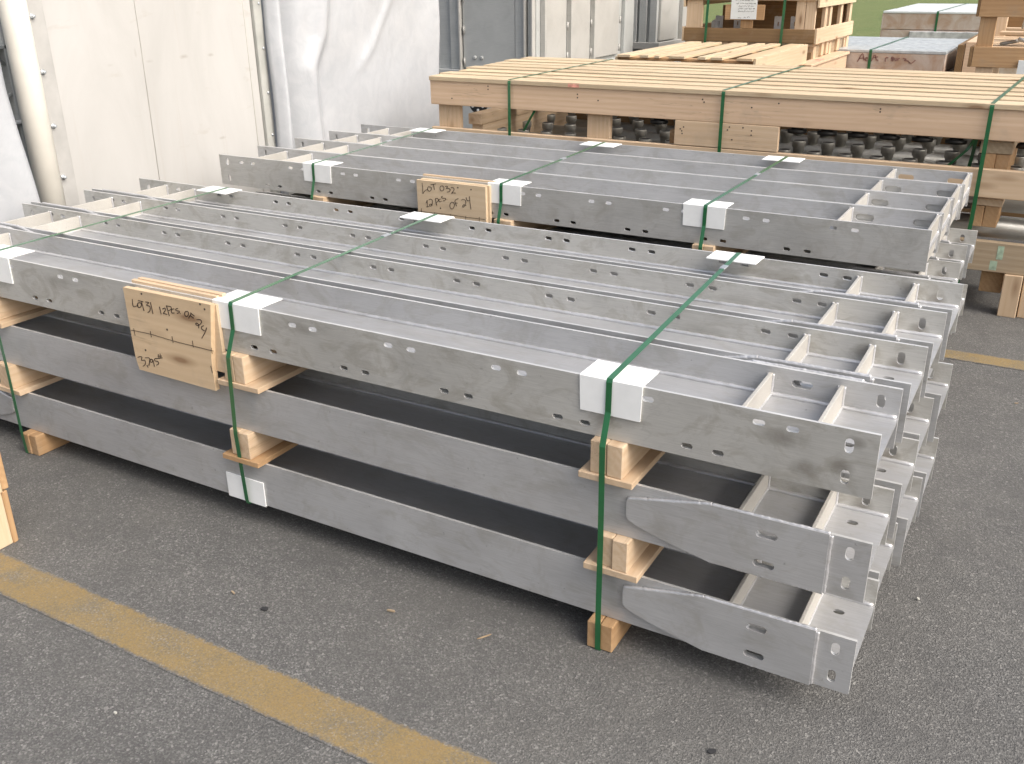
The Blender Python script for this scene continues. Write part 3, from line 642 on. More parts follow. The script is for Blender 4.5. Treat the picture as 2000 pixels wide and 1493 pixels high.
part('post', [(-3.50, -3.33, YB-.09, YB-.0505, 0, .9)], 'pine', 'Z', cr); part('post', [(-1.5, -1.33, YB-.09, YB-.0505, 0, .9)], 'pine', 'Z', cr); part('post', [(.2, .4, YB-.09, YB-.0505, 0, .9)], 'pine', 'Z', cr)
part('splice_board', [(-1.800, -1.185, YF-.0005, YF+.033, .763, .9045)], 'pine', 'X', cr)
part('end_block', [(-1.845, -1.79, YF+.04, YF+.13, .76, .84)], 'brown', 'Y', cr); part('end_block', [(-1.42, -1.28, YF+.04, YF+.1, .70, .79)], 'orange', 'Y', cr)
part('side_beam', [(-3.30, -3.20, YF+.10, YB-.1, .775, .845)], 'pine', 'Y', cr); part('side_beam', [(-3.29, -3.205, YF+.13, YB-.1, .60, .7745)], 'pine', 'Y', cr)
part('cross_beam', [(-.155, .0, YF+.05, YB-.1, .832, .895)], 'grey', 'Y', cr)
part('cross_block', [(-.14, -.075, YF+.05, YF+.75, .68, .831), (-.073, -.008, YF+.056, YF+.75, .68, .831)], 'orange', 'Y', cr)
part('cross_block', [(-.135, .0, YF+.05, YF+.75, .562, .60)], 'pine', 'Y', cr)
part('cross_block', [(-.145, -.082, YF+.045, YF+.75, .452, .561), (-.08, -.012, YF+.05, YF+.75, .452, .561)], 'orange', 'Y', cr)
part('foot', [(.075, .165, YF-.02, YF+.07, 0, .2275), (.17, .27, YF+.0, YF+.07, 0, .2275)], 'pine', 'Z', cr)
part('foot', [(-.04, .07, YF+.06, YF+.5, .10, .2275)], 'orange', 'Y', cr)
for x in (-3.4, -1.8): part('foot', [(x, x+.15, YF+.05, YB-.1, 0, .2275)], 'pine', 'Y', cr)
bm = BM()
for a, b in ((-3.08, 1.040), (-3.08, 1.020), (-2.44, 1.02), (-2.44, 1.0), (-1.64, 1.03), (-1.63, 1.015), (-.66, 1.03), (-.66, 1.015), (-1.2, 1.03), (-1.35, 1.0), (-3.36, .95), (-2.3, .99),
             (-1.765, .856), (-1.745, .868), (-1.755, .845), (-1.752, .83), (-1.47, .885), (-1.39, .886), (-1.34, .872), (-1.34, .848), (-1.45, .815), (-1.48, .868)):
    bm = BM(); lathe(bm, [(.0045, -.001), (.0045, .001)], (a, YF-.0006, b), 8, 0, 'Y'); obj('nail_head', bm, NAIL, cr)
bm = BM(); box(bm, -2.50, -2.425, YF-.0128, YF+.03, ZT-.0243, ZT+.0012); obj('red_mark', bm, RED, cr)
bm = BM(); box(bm, .02, .05, YF-.0035, YF, .30, .372); box(bm, -.005, .03, YF-.0032, YF, .24, .29); obj('green_mark', bm, GREENM, cr)
for xf, xb, nm in ((-2.915, -2.93, 'left'), (-1.515, -1.47, 'middle'), (-.128, -.06, 'right')):
    pts = [(xf, YF+.02, .25), (xf, YF-.016, .26), (xf, YF-.016, .5), (xf, YF-.016, 1.07), (xf, YF-.010, ZT+.0025), (xf*.5+xb*.5, (YF+YB)/2, ZT+.003), (xb, YB-.02, ZT+.0025), (xb, YB-.012, 1.0), (xb, YB-.012, .3)]
    if nm == 'right': pts = [(xf-.02, YF+.02, .004), (xf-.02, YF-.016, .006)]+pts[2:]
    strap(pts, 'green strap over the %s part of the long slatted crate' % nm, 'straps around the long slatted crate', None, .020)
def nozzled_pipe(y, z, rp, x0, n, down, label, grp, xo=0, big=False):
    t = thing('nozzled_pipe', label, 'pipe', (x0, y, z), grp)
    bm = BM(); tube(bm, [(X0+.32, y, z), (X1-.25, y, z)], rp, 24); obj('pipe', bm, PIPE, t)
    s = -1 if down else 1
    for k in range(n):
        bm = BM(); h = rp-.01
        lathe(bm, [(.030, h*s), (.030, (h+.036)*s), (.036, (h+.044)*s), (.041, (h+.050)*s), (.041, (h+.080)*s), (.039, (h+.087)*s), (.034, (h+.087)*s), (.0335, (h+.080)*s), (.0335, (h+.02)*s)] if not down else [(.036, h*s), (.036, (h+.02)*s), (.058, (h+.022)*s), (.058, (h+.040)*s), (.04, (h+.043)*s)], (x0+k*.1785+(.06 if down else 0), y, z), 20)
        if not down: lathe(bm, [(.0333, h+.0862), (.0333, h+.0866)], (x0+k*.1785, y, z), 18, 1)  # black disc almost flush with the rim, paints the shade inside the opening
        obj('nozzle', bm, [PIPE_D if not down else BLACK, BLACK], t)
nozzled_pipe(3.86, .560, .085, -3.20, 21, False, 'grey pipe with upright nozzles, nearest row inside the long slatted crate', 'nozzled pipes inside the long crate')
nozzled_pipe(4.22, .560, .085, -3.20, 21, False, 'grey pipe with upright nozzles, second row inside the long slatted crate', 'nozzled pipes inside the long crate')
nozzled_pipe(4.60, .560, .085, -3.20, 21, False, 'grey pipe with upright nozzles, third row inside the long slatted crate', 'nozzled pipes inside the long crate')
for yy, lb in ((4.02, 'nearest'), (4.38, 'second'), (4.76, 'third')):
    nozzled_pipe(yy, .892, .062, -2.16, 15, True, 'grey pipe with dark collars hanging under the lid of the long crate, %s row' % lb, 'hanging pipes under the crate lid')
nozzled_pipe(4.95, .560, .085, -3.20, 21, False, 'grey pipe with upright nozzles, fourth row inside the long slatted crate', 'nozzled pipes inside the long crate')
bm = BM(); tube(bm, [(-3.2, 3.86, .385), (.6, 3.86, .385)], .06, 20); finish(obj('steel_pipe', bm, PIPE), 'plain grey steel pipe low inside the long crate, above its bottom rail', 'pipe')
strap([(-.30, 3.62, .74), (-.22, 3.62, .83), (-.16, 3.66, .95)], 'pale green loose strap end slanting inside the long crate beside the upright strap', 'inner straps of the long crate', None, .018)
strap([(-.205, 3.70, .70), (-.195, 3.70, .80), (-.185, 3.70, .95)], 'green upright strap inside the long crate near its right post', 'inner straps of the long crate', None, .018)
strap([(-2.93, 3.70, .74), (-2.90, 3.74, .82), (-2.86, 3.80, .92)], 'dark green slack strap inside the long crate behind the left strap', 'inner straps of the long crate', None, .018)
# ------------------------------------------------------------------ wall panel, post and tarpaulins on the left
XP = -4.1
wp = thing('wall_panel', 'tall beige sheet panel in a bolted grey steel frame at the left', 'panel', (XP, 1.8, 0))
bm = BM(); box(bm, XP-.05, XP, 1.115, 2.500, 0, 2.7, .004)
obj('sheet', bm, PANEL, wp)
bm = BM(); tube(bm, [(XP+.003, 1.635, 0), (XP+.003, 1.66, 1.4), (XP+.003, 1.665, 2.7)], .0014, 6); tube(bm, [(XP+.0, 2.435, 0), (XP+.0, 2.44, 2.7)], .003, 6); obj('seam', bm, SEAM, wp)
bm = BM(); box(bm, XP-.045, XP+.022, 2.502, 2.572, 0, 2.7, .004); obj('frame_strip', bm, simple('frame_grey', (.42, .42, .39), .6, .4, .1, .1, 9), wp)
bm = BM(); box(bm, XP-.02, XP+.02, 1.03, 1.113, 0, 2.7, .003); box(bm, XP-.06, XP-.021, 1.05, 1.113, 0, 2.7, .003)
obj('frame_angle', bm, simple('frame_angle_grey', (.42, .41, .39), .6, .4, .1, .1, 9), wp)
for z in (.30, .555, .804, 1.052, 1.303, 1.552, 1.8, 2.05):
    bm = BM(); lathe(bm, [(.013, .0), (.013, .006), (.008, .0062), (.008, .022), (.004, .024)], (XP+.02, 1.043, z), 6, 0, 'X'); obj('bolt', bm, SEAL, wp)
for z in (.55, .80, 1.052, 1.31, 1.56, 1.8):
    bm = BM(); lathe(bm, [(.009, 0), (.009, .004), (.005, .008)], (XP+.022, 2.547, z), 8, 0, 'X'); obj('bolt', bm, SEAL, wp)
bm = BM(); lathe(bm, [(.062, 0), (.062, 2.7)], (XP-.005, .975, 0), 32)
finish(obj('round_post', bm, simple('cream_post', (.68, .65, .58), .55, .4, 0, .08, 5)), 'cream round post standing left of the bolted frame of the beige panel', 'post')
# dark equipment frame behind the post
ef = thing('equipment_frame', 'dark grey steel equipment with diagonal braces behind the round post', 'steel frame', (-5.2, .9, 0))
bm = BM(); box(bm, -5.3, -5.24, -.4, 1.7, 0, 2.2, .01); obj('back_sheet', bm, GALV, ef)
for z in (.95, 1.36): 
    bm = BM(); box(bm, -5.235, -4.9, -.3, 1.47, z, z+.02, .003); obj('shelf', bm, GALV, ef)
bm = BM(); box(bm, -4.98, -4.9, 1.42, 1.5, 0, 2.2, .004); obj('upright', bm, GALV, ef)
bm = BM(); tube(bm, [(-4.92, 1.25, 1.00), (-4.92, 1.44, 1.14)], .012); obj('brace', bm, GALV, ef)
bm = BM(); tube(bm, [(-4.92, 1.25, 1.42), (-4.92, 1.42, 1.28)], .012); obj('brace', bm, GALV, ef)
bm = BM(); box(bm, -5.0, -4.88, .9, 1.45, .965, .98, .002); obj('white_edge', bm, WHITEP, ef)

def sheet(name, pts_fn, nu, nv, mt, th, label, cat):
    bm = BM(); g = [[bm.verts.new(pts_fn(i/nu, j/nv)) for j in range(nv+1)] for i in range(nu+1)]
    for i in range(nu):
        for j in range(nv): bm.faces.new((g[i][j], g[i+1][j], g[i+1][j+1], g[i][j+1])).smooth = True
    o = obj(name, bm, mt, None, True)
    md = o.modifiers.new('thick', 'SOLIDIFY'); md.thickness = th
    return finish(o, label, cat)
def nse(a, b, s=0): return sin(a*3.1+s)*.5+sin(a*7.3+b*2.1+s*2)*.25+sin(b*4.3-a*2.2+s)*.25
def tarp_fn(u, v):
    z = 2.6*v; y = 2.56+1.95*u
    # a rolled hem at the left, hollow fold beside it, then a fairly flat slack sheet
    d = .0
    e = (y-2.62)
    hem = math.exp(-((e+.01)/.055)**2)*.15*(1-.2*v)
    hollow = -math.exp(-((y-2.80-.03*v)/.085)**2)*.20
    diag = math.exp(-((y-3.02-.45*max(0, z-1.15)+.3*max(0, z-1.35))/.06)**2)*.05+math.exp(-((y-3.6-.9*(z-1.2))/.05)**2)*.012*(1 if z > 1.2 else math.exp(-((z-1.2)/.1)**2))+math.exp(-((y-3.45+.12*(z-.9))/.04)**2)*.006
    d = hem+hollow+diag+.022*nse(y*1.8, z*1.2)+.004*nse(y*5, z*3, 2)+.001*nse(y*15, z*13, 4)+.006*sin(z*5+y*6)
    yy = y+.012*nse(z*1.3, y*.6, 1)
    if u > .93: yy += .008*sin(z*4)
    return (XP-.02+d, yy, z+.0*u)
sheet('tarpaulin', tarp_fn, 160, 110, TARP, .003, 'large white plastic sheet hanging between the beige panel and the grey cabinets', 'tarpaulin')
def tarp2(u, v):
    z = 1.9*v; yr = .83-.06*min(1, max(0, (z-.55)/.7))-.02*max(0, z-1.2)+.05*(1-min(1, z/.7))
    y = -.6+(yr+.6)*u
    return (-4.0+.05*sin(y*9+z*.8)+.02*nse(y*3, z*2)-.03*u, y, z)
sheet('tarpaulin', tarp2, 70, 50, TARP, .003, 'pale plastic sheet draped at the far left edge beside the round post', 'tarpaulin')

# ------------------------------------------------------------------ grey cabinets
cb = thing('metal_cabinet', 'tall grey sheet metal cabinet with light side doors right of the white sheet', 'cabinet', (-4.08, 6, 0))
XC = -4.08; ZB = .885; TOP = 2.3
bm = BM(); box(bm, -6.2, XC-.02, 6.03, 8.16, .0, ZB-.06, .005); obj('plinth', bm, GALV, cb)
bm = BM(); box(bm, -6.2, XC-.012, 6.045, 8.17, ZB-.055, TOP, .003); obj('body', bm, GALV, cb)
bm = BM(); box(bm, -6.2, XC+.03, 5.98, 6.04, ZB-.055, ZB-.02, .003); box(bm, XC-.01, XC+.035, 6.045, 8.25, ZB-.055, ZB-.02, .003); obj('sill', bm, GALV, cb)
for a, b, c in ((-4.995, -4.895, 0), (-4.295, -4.205, 0), (-4.165, -4.13, 0), (-6.1, -5.9, 0)):
    bm = BM(); box(bm, a, b, 6.015, 6.0445, ZB-.018, TOP, .003); obj('frame_strip', bm, GALV, cb)
for a in (-4.885, -4.196, -4.12):
    bm = BM(); box(bm, a, a+.018, 5.985, 6.044, ZB-.018, TOP, .002); obj('edge_trim', bm, GALV_L, cb)
bm = BM(); box(bm, -4.855, -4.30, 6.02, 6.044, ZB, TOP-.05, .003); d = obj('door', bm, GALV, cb)
for z in (.90, 1.18, 1.46): bm = BM(); tube(bm, [(-4.842, 6.012, z), (-4.842, 6.012, z+.07)], .008); obj('hinge', bm, GALV_L, d)
bm = BM()
for x in (-4.73, -4.655): lathe(bm, [(.018, 0), (.018, -.008), (.01, -.014)], (x, 6.02, .975), 12, 0, 'Y')
obj('bolt_head', bm, GALV, d)
for a, b in ((6.16, 6.57), (6.69, 7.09), (7.21, 7.79)):
    bm = BM(); box(bm, XC-.01, XC+.022, a, b, ZB+.015, TOP-.05, .004); d = obj('door', bm, GALV_L, cb)
    for z in (.93, 1.20, 1.45): bm = BM(); tube(bm, [(XC+.03, b+.015, z), (XC+.03, b+.015, z+.07)], .009); obj('hinge', bm, GALV_L, d)
    bm = BM(); box(bm, XC-.01, XC+.04, a-.045, a-.008, ZB-.015, TOP, .003); obj('edge_trim', bm, GALV_L, cb)
bm = BM(); box(bm, XC-.01, XC+.03, 7.93, 8.17, ZB-.015, TOP, .004); obj('corner_post', bm, GALV, cb)
c2 = thing('metal_cabinet', 'grey sheet metal cabinet farther back, just left of the crate with the paper', 'cabinet', (-4.1, 9, 0))
bm = BM(); box(bm, -6, -4.12, 9.03, 10.2, 0, TOP, .003); obj('body', bm, GALV, c2)
bm = BM(); box(bm, -6, -4.06, 8.96, 10.3, .86, .935, .004); obj('sill', bm, GALV_L, c2)
for a, b in ((-4.44, -4.36), (-4.33, -4.24), (-4.2, -4.115)):
    bm = BM(); box(bm, a, b, 8.99, 9.0295, .936, TOP, .003); obj('frame_strip', bm, GALV, c2)
bm = BM(); box(bm, -4.119, -4.09, 9.06, 9.6, .95, TOP, .004); obj('door', bm, GALV_L, c2)
bm = BM(); box(bm, -4.119, -4.07, 9.72, 10.2, .936, TOP, .004); obj('corner_post', bm, GALV_L, c2)

# round flange and wheel seen through the crate opening
fl = thing('round_flange', 'round black flange with pale bolts seen through the left opening of the long crate', 'flange', (-3.99, 4.85, .66))
bm = BM(); lathe(bm, [(.085, 0), (.085, .02)], (-3.99, 4.85, .735), 28, 0, 'Y'); obj('disc', bm, BLACK, fl)
bm = BM()
for k in range(6):
    a = k*pi/3+.55; lathe(bm, [(.010, 0), (.010, -.01)], (-3.99+.055*cos(a), 4.85, .735+.055*sin(a)), 8, 0, 'Y')
obj('bolt_head', bm, WHITEP, fl)
bm = BM(); box(bm, -4.02, -3.96, 4.871, 4.93, 0, .70, .004); obj('stand', bm, DARKM, fl)
wh = thing('spoked_wheel', 'dark wheel with a white rim behind the left post of the long crate', 'wheel', (-3.66, 4.35, 0))
bm = BM(); c0 = Vector((-3.60, 4.35, .60)); tube(bm, [c0+Vector((.12*cos(a*pi/16), 0, .12*sin(a*pi/16))) for a in range(33)], .011, 8, cap=False); obj('rim', bm, WHITEP, wh)
bm = BM(); lathe(bm, [(.105, 0), (.105, .03)], (-3.60, 4.345, .60), 28, 0, 'Y'); obj('disc', bm, BLACK, wh)
bm = BM(); box(bm, -3.64, -3.56, 4.38, 4.46, 0, .62, .004); obj('stand', bm, DARKM, wh)

# ------------------------------------------------------------------ low slatted crate behind the long one
c4 = thing('slatted_crate', 'yellowish crate with uneven lengthwise slats behind the long crate', 'crate', (-2.65, 6, 0))
bm = BM()
for x, wdt, tn in ((-3.27, .12, 0), (-3.06, .075, 0), (-2.93, .045, 0), (-2.80, .135, 0), (-2.55, .07, 0), (-2.44, .10, 0), (-2.22, .13, 0)):
    a = rnd.uniform(-.018, .018); boxr(bm, x, x+wdt, 5.98, 7.70+rnd.uniform(-.03, .03), 1.028, 1.05, a, (x, 5.98, 1), 'Z')
obj('slats', bm, wood('pale', 'Y'), c4)
part('cross_board', [(-3.27, -2.09, 6.03, 6.14, 1.005, 1.027)], 'orange', 'X', c4); part('cross_board', [(-3.27, -2.09, 6.8, 6.9, 1.005, 1.027)], 'orange', 'X', c4); part('cross_board', [(-3.27, -2.09, 7.5, 7.6, 1.005, 1.027)], 'orange', 'X', c4)
part('side_board', [(-2.088, -2.064, 6.0, 7.68, .88, 1.05)], 'pale', 'Y', c4); part('side_board', [(-2.088, -2.064, 6.0, 7.68, .6, .78)], 'pale', 'Y', c4); part('side_board', [(-3.3, -3.276, 6.0, 7.68, .88, 1.03)], 'pale', 'Y', c4)
for x, y in ((-2.18, 6.05), (-2.18, 7.55), (-3.27, 6.05), (-3.27, 7.55)): part('post', [(x, x+.09, y, y+.09, 0, 1.0045)], 'pine', 'Z', c4)
part('front_board', [(-3.27, -2.09, 6.0, 6.022, .80, 1.0)], 'pine', 'X', c4)

# ------------------------------------------------------------------ crate with the paper notice
sc = thing('notice_crate', 'open pine crate with a handwritten paper notice and brackets inside', 'crate', (-2.75, 8, 0))
xa, xb_, ya, yb_ = -3.40, -2.10, 8.0, 9.62
part('lower_rail', [(xa-.01, xb_+.015, ya-.022, ya, 1.035, 1.165)], 'brown', 'X', sc); part('lower_rail', [(xa, xb_, yb_, yb_+.02, 1.035, 1.165)], 'pine', 'X', sc)
part('upper_rail', [(xa-.01, xb_+.01, ya-.022, ya, 1.425, 1.56)], 'pine', 'X', sc); part('upper_rail', [(xa, xb_, yb_, yb_+.02, 1.425, 1.56)], 'pine', 'X', sc)
for z0, z1, tn in ((1.03, 1.17, 'pine'), (1.36, 1.50, 'pale')):
    part('side_rail', [(xb_+.016, xb_+.038, ya-.02, yb_+.03, z0, z1)], tn, 'Y', sc); part('side_rail', [(xa-.032, xa-.011, ya-.02, yb_+.03, z0, z1)], tn, 'Y', sc)
for x0, x1 in ((xa, xa+.17), (xb_-.19, xb_-.10), (xb_-.095, xb_)): part('post', [(x0, x1, ya+.001, ya+.035, 1.03, 1.425)], 'pine', 'Z', sc)
part('post', [(-2.83, -2.71, ya+.001, ya+.03, 1.165, 1.24)], 'orange', 'Z', sc)
for y in (8.35, 8.55, 9.05, 9.5): part('post', [(xb_-.02, xb_+.015, y, y+.10, .90, 1.45)], 'pine', 'Z', sc)
for x in (xa, xb_-.1): part('post', [(x, x+.1, yb_-.05, yb_-.001, 1.0, 1.425)], 'pine', 'Z', sc)
part('floor', [(xa, xb_, ya, yb_, 1.005, 1.029)], 'pine', 'Y', sc)
part('added_back_panel', [(xa, xb_-.05, yb_-.075, yb_-.055, 1.03, 1.42)], 'brown', 'X', sc); part('added_inner_board', [(xa+.2, xb_-.2, 8.55, 8.57, 1.03, 1.36)], 'brown', 'X', sc)  # brown boards added to make the hollow interior dark
part('lid', [(xa, xb_, ya+k*.27, ya+k*.27+.268, 1.561, 1.58) for k in range(6)], 'pale', 'X', sc)
part('notice_backing', [(-2.985, -2.585, ya-.034, ya-.0235, 1.242, 1.385)], 'orange', 'X', sc)
bm = BM(); box(bm, -2.925, -2.665, ya-.0385, ya-.0345, 1.250, 1.50); nt_ = obj('paper_notice', bm, PAPER, sc)
bm = BM(); rr = random.Random(3)
for r_, (z, xs, xe) in enumerate(((1.452, -2.88, -2.70), (1.425, -2.88, -2.70), (1.396, -2.875, -2.685), (1.372, -2.85, -2.69), (1.348, -2.85, -2.69), (1.324, -2.85, -2.69), (1.262, -2.85, -2.82), (1.266, -2.79, -2.775), (1.270, -2.755, -2.735))):
    x = xs
    while x < xe:
        wl = rr.uniform(.02, .05); n = max(3, int(wl/.004)); e = min(x+wl, xe+.004)
        ribbon(bm, [(x+(e-x)*i/n, z+rr.uniform(-.006, .006)) for i in range(n+1)], .0022, ya-.0387, .0008); x = e+.008
obj('handwriting', bm, INK, nt_)
bk = thing('slotted_bracket', 'row of grey slotted brackets standing inside the notice crate', 'bracket', (-2.5, 8.2, 1.03), 'slotted brackets inside the notice crate')
bm = BM()
plate(bm, rect(-2.54, -2.46, 1.03, 1.27), [slot(-2.50, 1.20, .012, .04), slot(-2.50, 1.10, .012, .03)], 8.18, 8.188, 'XZ'); box(bm, -2.54, -2.532, 8.189, 8.26, 1.03, 1.27); obj('plate', bm, STEEL_B, bk)
TREE = [o for o in C.objects if o.parent]
bk['label'] = 'grey slotted bracket inside the notice crate, leftmost of those right of the paper'
for dx, lb in ((.16, 'grey slotted bracket inside the notice crate beside its right post'), (-.62, 'grey slotted bracket inside the notice crate behind the left strap'), (-.42, 'grey slotted bracket inside the notice crate under the left end of the paper')):
    o = copy_tree(bk); o.location = (-2.5+dx, 8.2+.05*abs(dx), 1.03); o['label'] = lb
bm = BM(); lathe(bm, [(.05, 0), (.05, .18), (.03, .2)], (-3.16, 8.25, 1.03), 16); finish(obj('grey_canister', bm, GALV_L), 'small pale rounded piece inside the notice crate near its left post', 'canister')
for nm, x in (('left', -3.17), ('right', -2.40)):
    strap([(x, ya+.01, 1.0), (x, ya-.045, 1.02), (x+.005, ya-.045, 1.3), (x+.01, ya-.045, 1.585), (x+.01, 8.8, 1.59), (x+.01, yb_+.03, 1.58), (x, yb_+.03, 1.02)], 'green strap down the front of the notice crate, %s one' % nm, 'straps around the notice crate', None, .026)
# crate underneath
c5 = thing('support_crate', 'pine crate standing under the notice crate with open sides', 'crate', (-2.75, 8, 0))
part('front_board', [(-3.38, -2.11, 8.05, 8.075, .75, .95)], 'brown', 'X', c5); part('front_board', [(-3.38, -2.11, 8.05, 8.075, .3, .5)], 'brown', 'X', c5)
for x, y in ((-2.2, 8.08), (-2.2, 8.75), (-2.2, 9.45), (-3.38, 8.08), (-3.38, 9.45)): part('post', [(x, x+.1, y, y+.1, 0, 1.003)], 'pine', 'Z', c5)
part('side_board', [(-2.098, -2.075, 8.05, 9.6, .72, .86), (-2.098, -2.075, 8.05, 9.6, .3, .45)], 'pine', 'Y', c5)
part('side_panel', [(-2.15, -2.11, 8.2, 8.7, .86, 1.0), (-2.15, -2.11, 8.9, 9.4, .88, 1.0)], 'grey', 'Y', c5)
c6 = thing('small_crate', 'low pine box with a red mark beside the film wrapped timber pack', 'crate', (-2.0, 8.6, 0))
part('box_board', [(-2.06, -1.99, 7.55, 9.15, .72, .86), (-2.06, -1.99, 7.55, 9.15, .4, .55)], 'fir', 'Y', c6); part('post', [(-2.05, -2.0, 7.6, 7.7, 0, .72), (-2.05, -2.0, 9.0, 9.1, 0, .72)], 'pine', 'Z', c6)
part('top_board', [(-2.12, -1.97, 7.5, 9.18, .861, .885)], 'fir', 'Y', c6)
bm = BM(); box(bm, -2.06, -2.0, 8.0, 8.12, .8855, .889); obj('red_mark', bm, RED, c6)

# ------------------------------------------------------------------ film wrapped packs
def wrapped(x0, x1, y0, y1, z1, seam, label, slats, straps):
    t = thing('wrapped_pack', label, 'wrapped pack', ((x0+x1)/2, y0, 0))
    bm = BM(); box(bm, x0+.004, x1-.004, y0+.02, y1-.02, .1, z1-.03, .004); obj('core', bm, WRAP, t)
    for a, b in seam:
        bm = BM(); box(bm, x0, x1, y0, y0+.019, a, b, .004, jit=.002); obj('front_board', bm, WRAP, t)
        bm = BM(); box(bm, x1-.0035, x1+.015, y0+.001, y1, a, b, .004, jit=.002); obj('side_board', bm, WRAP, t)
        bm = BM(); box(bm, x0-.015, x0+.0035, y0+.001, y1, a, b, .004, jit=.002); obj('side_board', bm, WRAP, t)
    bm = BM(); n = slats; p = (y1-y0)/n
    for k in range(n): box(bm, x0-.01, x1+.016, y0-.004+k*p, y0+(k+.86)*p, z1-.029, z1, .004, jit=.003)
    obj('film_covered_top', bm, WRAPTOP if slats > 5 else simple('white_film_top', (.74, .76, .76), .3, .6, 0, .06, 5, .3), t)
    bm = BM()
    for x in (x0+.1, (x0+x1)/2, x1-.2): box(bm, x, x+.1, y0+.05, y1-.05, 0, .0995, .003)
    obj('skid', bm, wood('pine', 'Y'), t)
    for x, yy in straps: strap([(x, y0+.01, .1), (x, y0-.006, .11), (x, y0-.006, z1-.01), (x, y0-.002, z1+.003), (x+.03, y1, z1+.003), (x+.03, y1+.02, .2)], 'dull green strap over %s' % yy, 'straps over the wrapped packs', None, .03)
    return t
w6 = wrapped(-2.5, -1.03, 9.2, 11.35, .905, ((.50, .68), (.69, .874)), 'lower film wrapped timber pack with red scribbled writing on its front', 9, ((-1.76, 'the lower film wrapped timber pack'),))
bm = BM()
for s in S6: ribbon(bm, s, .011, 9.1985, .002)
obj('scribble', bm, simple('red_brown_marker', (.25, .13, .11), .6), w6)
wrapped(-2.50, -.60, 14.0, 17.5, 1.10, ((.55, .84), (.85, 1.07), (.2, .54)), 'farther film wrapped timber pack with a bright white top near the grass', 3, ((-1.75, 'the farther white topped pack'),))
bm = BM(); box(bm, -2.1, -.75, 13.96, 13.995, .56, .83, .01); finish(obj('film_sheet', bm, simple('cloudy_film', (.50, .50, .49), .25, .6, 0, .3, 10, .4)), 'cloudy grey film stretched over the lower front of the farther pack', 'plastic film')
ps = thing('pack_end', 'narrow reddish timber pack between the film packs and the right crate', 'wrapped pack', (-.85, 9.5, 0))
part('board', [(-.93, -.86, 9.3, 11.2, .02, .60), (-.93, -.86, 9.3, 11.2, .605, .97)], 'brown', 'Y', ps); part('board', [(-.855, -.62, 9.3, 11.0, .02, 1.0)], 'fir', 'X', ps)

# ------------------------------------------------------------------ tall open crate at the right
rc = thing('tall_crate', 'tall open pine crate at the right edge behind the long crate', 'crate', (0, 6.5, 0))
xr = 1.0
part('middle_rail', [(-.525, xr, 6.478, 6.50, 1.0, 1.148)], 'orange', 'X', rc); part('upper_rail', [(-.53, xr, 6.478, 6.50, 1.363, 1.52)], 'orange', 'X', rc); part('lower_rail', [(-.525, xr, 6.478, 6.50, .3, .45)], 'pine', 'X', rc)
for x0, x1 in ((-.515, -.40), (.5, .62)): part('post', [(x0, x1, 6.501, 6.54, 1.148 if x0 < 0 else 0, 1.37)], 'orange', 'Z', rc)
part('post', [(-.49, -.37, 6.501, 6.54, 0, 1.147)], 'pine', 'Z', rc); part('post', [(-.51, -.42, 7.9, 7.99, 0, 1.5)], 'pine', 'Z', rc)
part('side_rail', [(-.55, -.527, 6.48, 8.0, 1.0, 1.148), (-.55, -.532, 6.48, 8.0, 1.363, 1.52), (-.55, -.527, 6.48, 8.0, .3, .45)], 'brown', 'Y', rc)
part('floor', [(-.5, xr, 6.54+k*.25, 6.54+k*.25+.16, 1.12, 1.142) for k in range(6)], 'pine', 'X', rc)
part('shelf', [(-.38, xr, 6.7, 6.85, 1.22, 1.245), (-.38, xr, 7.3, 7.4, 1.22, 1.245)], 'pine', 'X', rc)
part('back_board', [(-.5, xr, 8.001, 8.02, 1.0, 1.5)], 'brown', 'X', rc)
for i, (a, b) in enumerate((((-.36, 6.75, 1.155), (-.14, 7.0, 1.19)), ((-.24, 6.68, 1.20), (-.13, 6.72, 1.155)), ((-.25, 7.1, 1.25), (-.24, 7.1, 1.34)))):
    bm = BM(); tube(bm, [a, b], .014 if i < 2 else .008, 10); tube(bm, [Vector(b)-(Vector(b)-Vector(a))*.08, b], .018, 10)
    finish(obj('steel_rod', bm, PIPE), ('pale steel rod lying on the floor of the tall right crate', 'short steel rod leaning in front inside the tall right crate', 'thin upright rod on the shelf of the tall right crate')[i], 'rod')
bm = BM(); box(bm, -.20, .1, 6.455, 6.474, .96, 1.06, .002); finish(obj('plastic_label_holder', bm, PAPER), 'pale plastic tag on the rail of the tall right crate at the picture edge', 'tag')

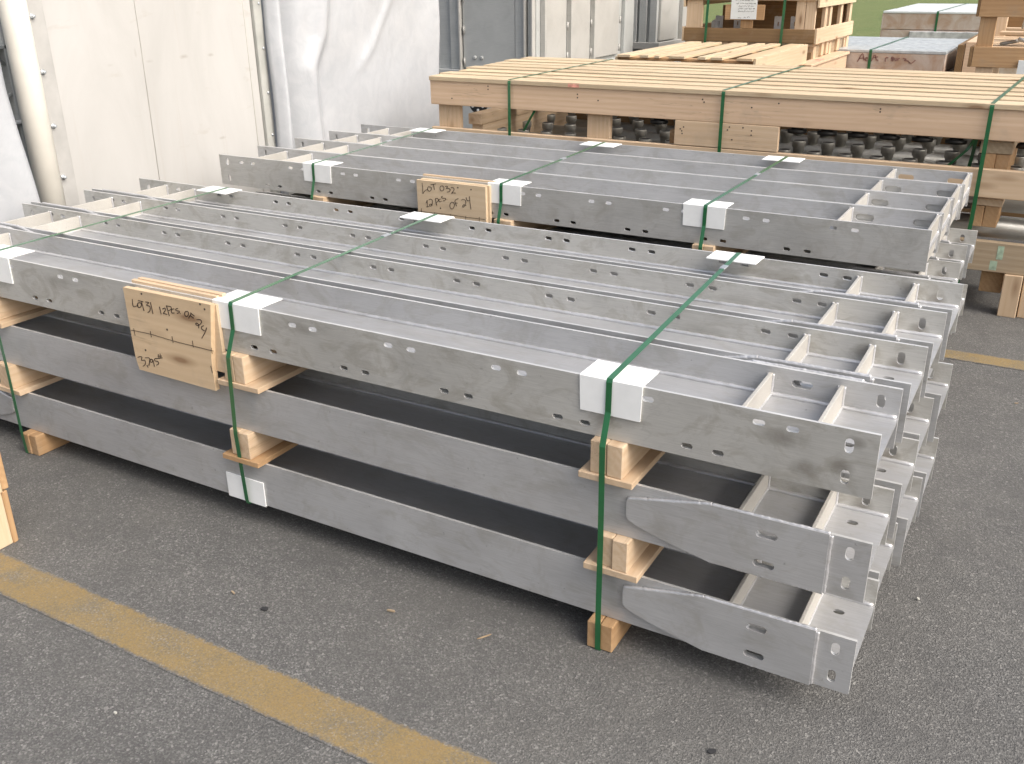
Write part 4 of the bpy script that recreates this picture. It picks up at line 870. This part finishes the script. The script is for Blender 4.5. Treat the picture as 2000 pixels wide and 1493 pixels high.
# ------------------------------------------------------------------ crate corner at the near left edge
nc = thing('small_crate', 'corner of a pine crate standing on the asphalt at the left edge', 'crate', (-2.6, -.5, 0))
part('corner_post', [(-2.66, -2.556, -.62, -.478, .0, .192)], 'pale', 'Z', nc); part('corner_board', [(-2.66, -2.554, -.477, -.458, .0, .192)], 'orange', 'Z', nc)
part('top_rail', [(-3.3, -2.548, -.64, -.474, .193, .335)], 'pale', 'X', nc); part('back_rail', [(-3.3, -2.550, -.4735, -.452, .20, .335)], 'orange', 'X', nc)
part('bottom_rail', [(-3.3, -2.662, -.62, -.478, .02, .11)], 'pine', 'X', nc)

# ------------------------------------------------------------------ litter on the asphalt
def chip(x, y, l_, w_, a, label, mt, h=.003, name='wood_chip', cat='wood chip'):
    bm = BM(); n = 7; pts = []
    for k in range(n):
        t = 2*pi*k/n; pts.append((l_/2*cos(t)*rnd.uniform(.75, 1.1), w_/2*sin(t)*rnd.uniform(.7, 1.2)))
    plate(bm, [(x+p*cos(a)-q*sin(a), y+p*sin(a)+q*cos(a)) for p, q in pts], [], .0042, .0042+h, 'XY')
    finish(obj(name, bm, mt), label, cat)
wc = wood('grey', 'X')
chip(-1.234, -.179, .030, .006, .2, 'curled orange wood chip on the asphalt below the middle of the bundle', wc, .006)
chip(-.936, -.149, .045, .004, 1.0, 'thin wood sliver on the asphalt right of the orange chip', wc)
chip(-1.71, -.335, .024, .006, -.3, 'tiny pale wood sliver on the asphalt above the yellow line', wc)
chip(.252, 2.284, .018, .006, .5, 'tiny tan wood chip on the asphalt near the far yellow line', wc)
tar = simple('tar', (.03, .03, .032), .6)
chip(-1.569, -.349, .028, .018, .3, 'black tar spot on the asphalt left of the orange chip', tar, .002, 'tar_spot', 'tar spot')
chip(-.236, -.252, .026, .016, .9, 'black tar spot on the asphalt at the bottom of the picture', tar, .002, 'tar_spot', 'tar spot')
peb = simple('pebble', (.45, .44, .40), .8)
for i, (x, y, lb) in enumerate(((-1.60, -.86, 'pale pebble low on the asphalt below the yellow line'), (-1.0, -.92, 'small pale pebble at the bottom edge of the picture'), (.10, .62, 'pale pebble on the asphalt right of the bundle ends'))):
    chip(x, y, .010, .008, i, lb, peb, .005, 'pebble', 'pebble')
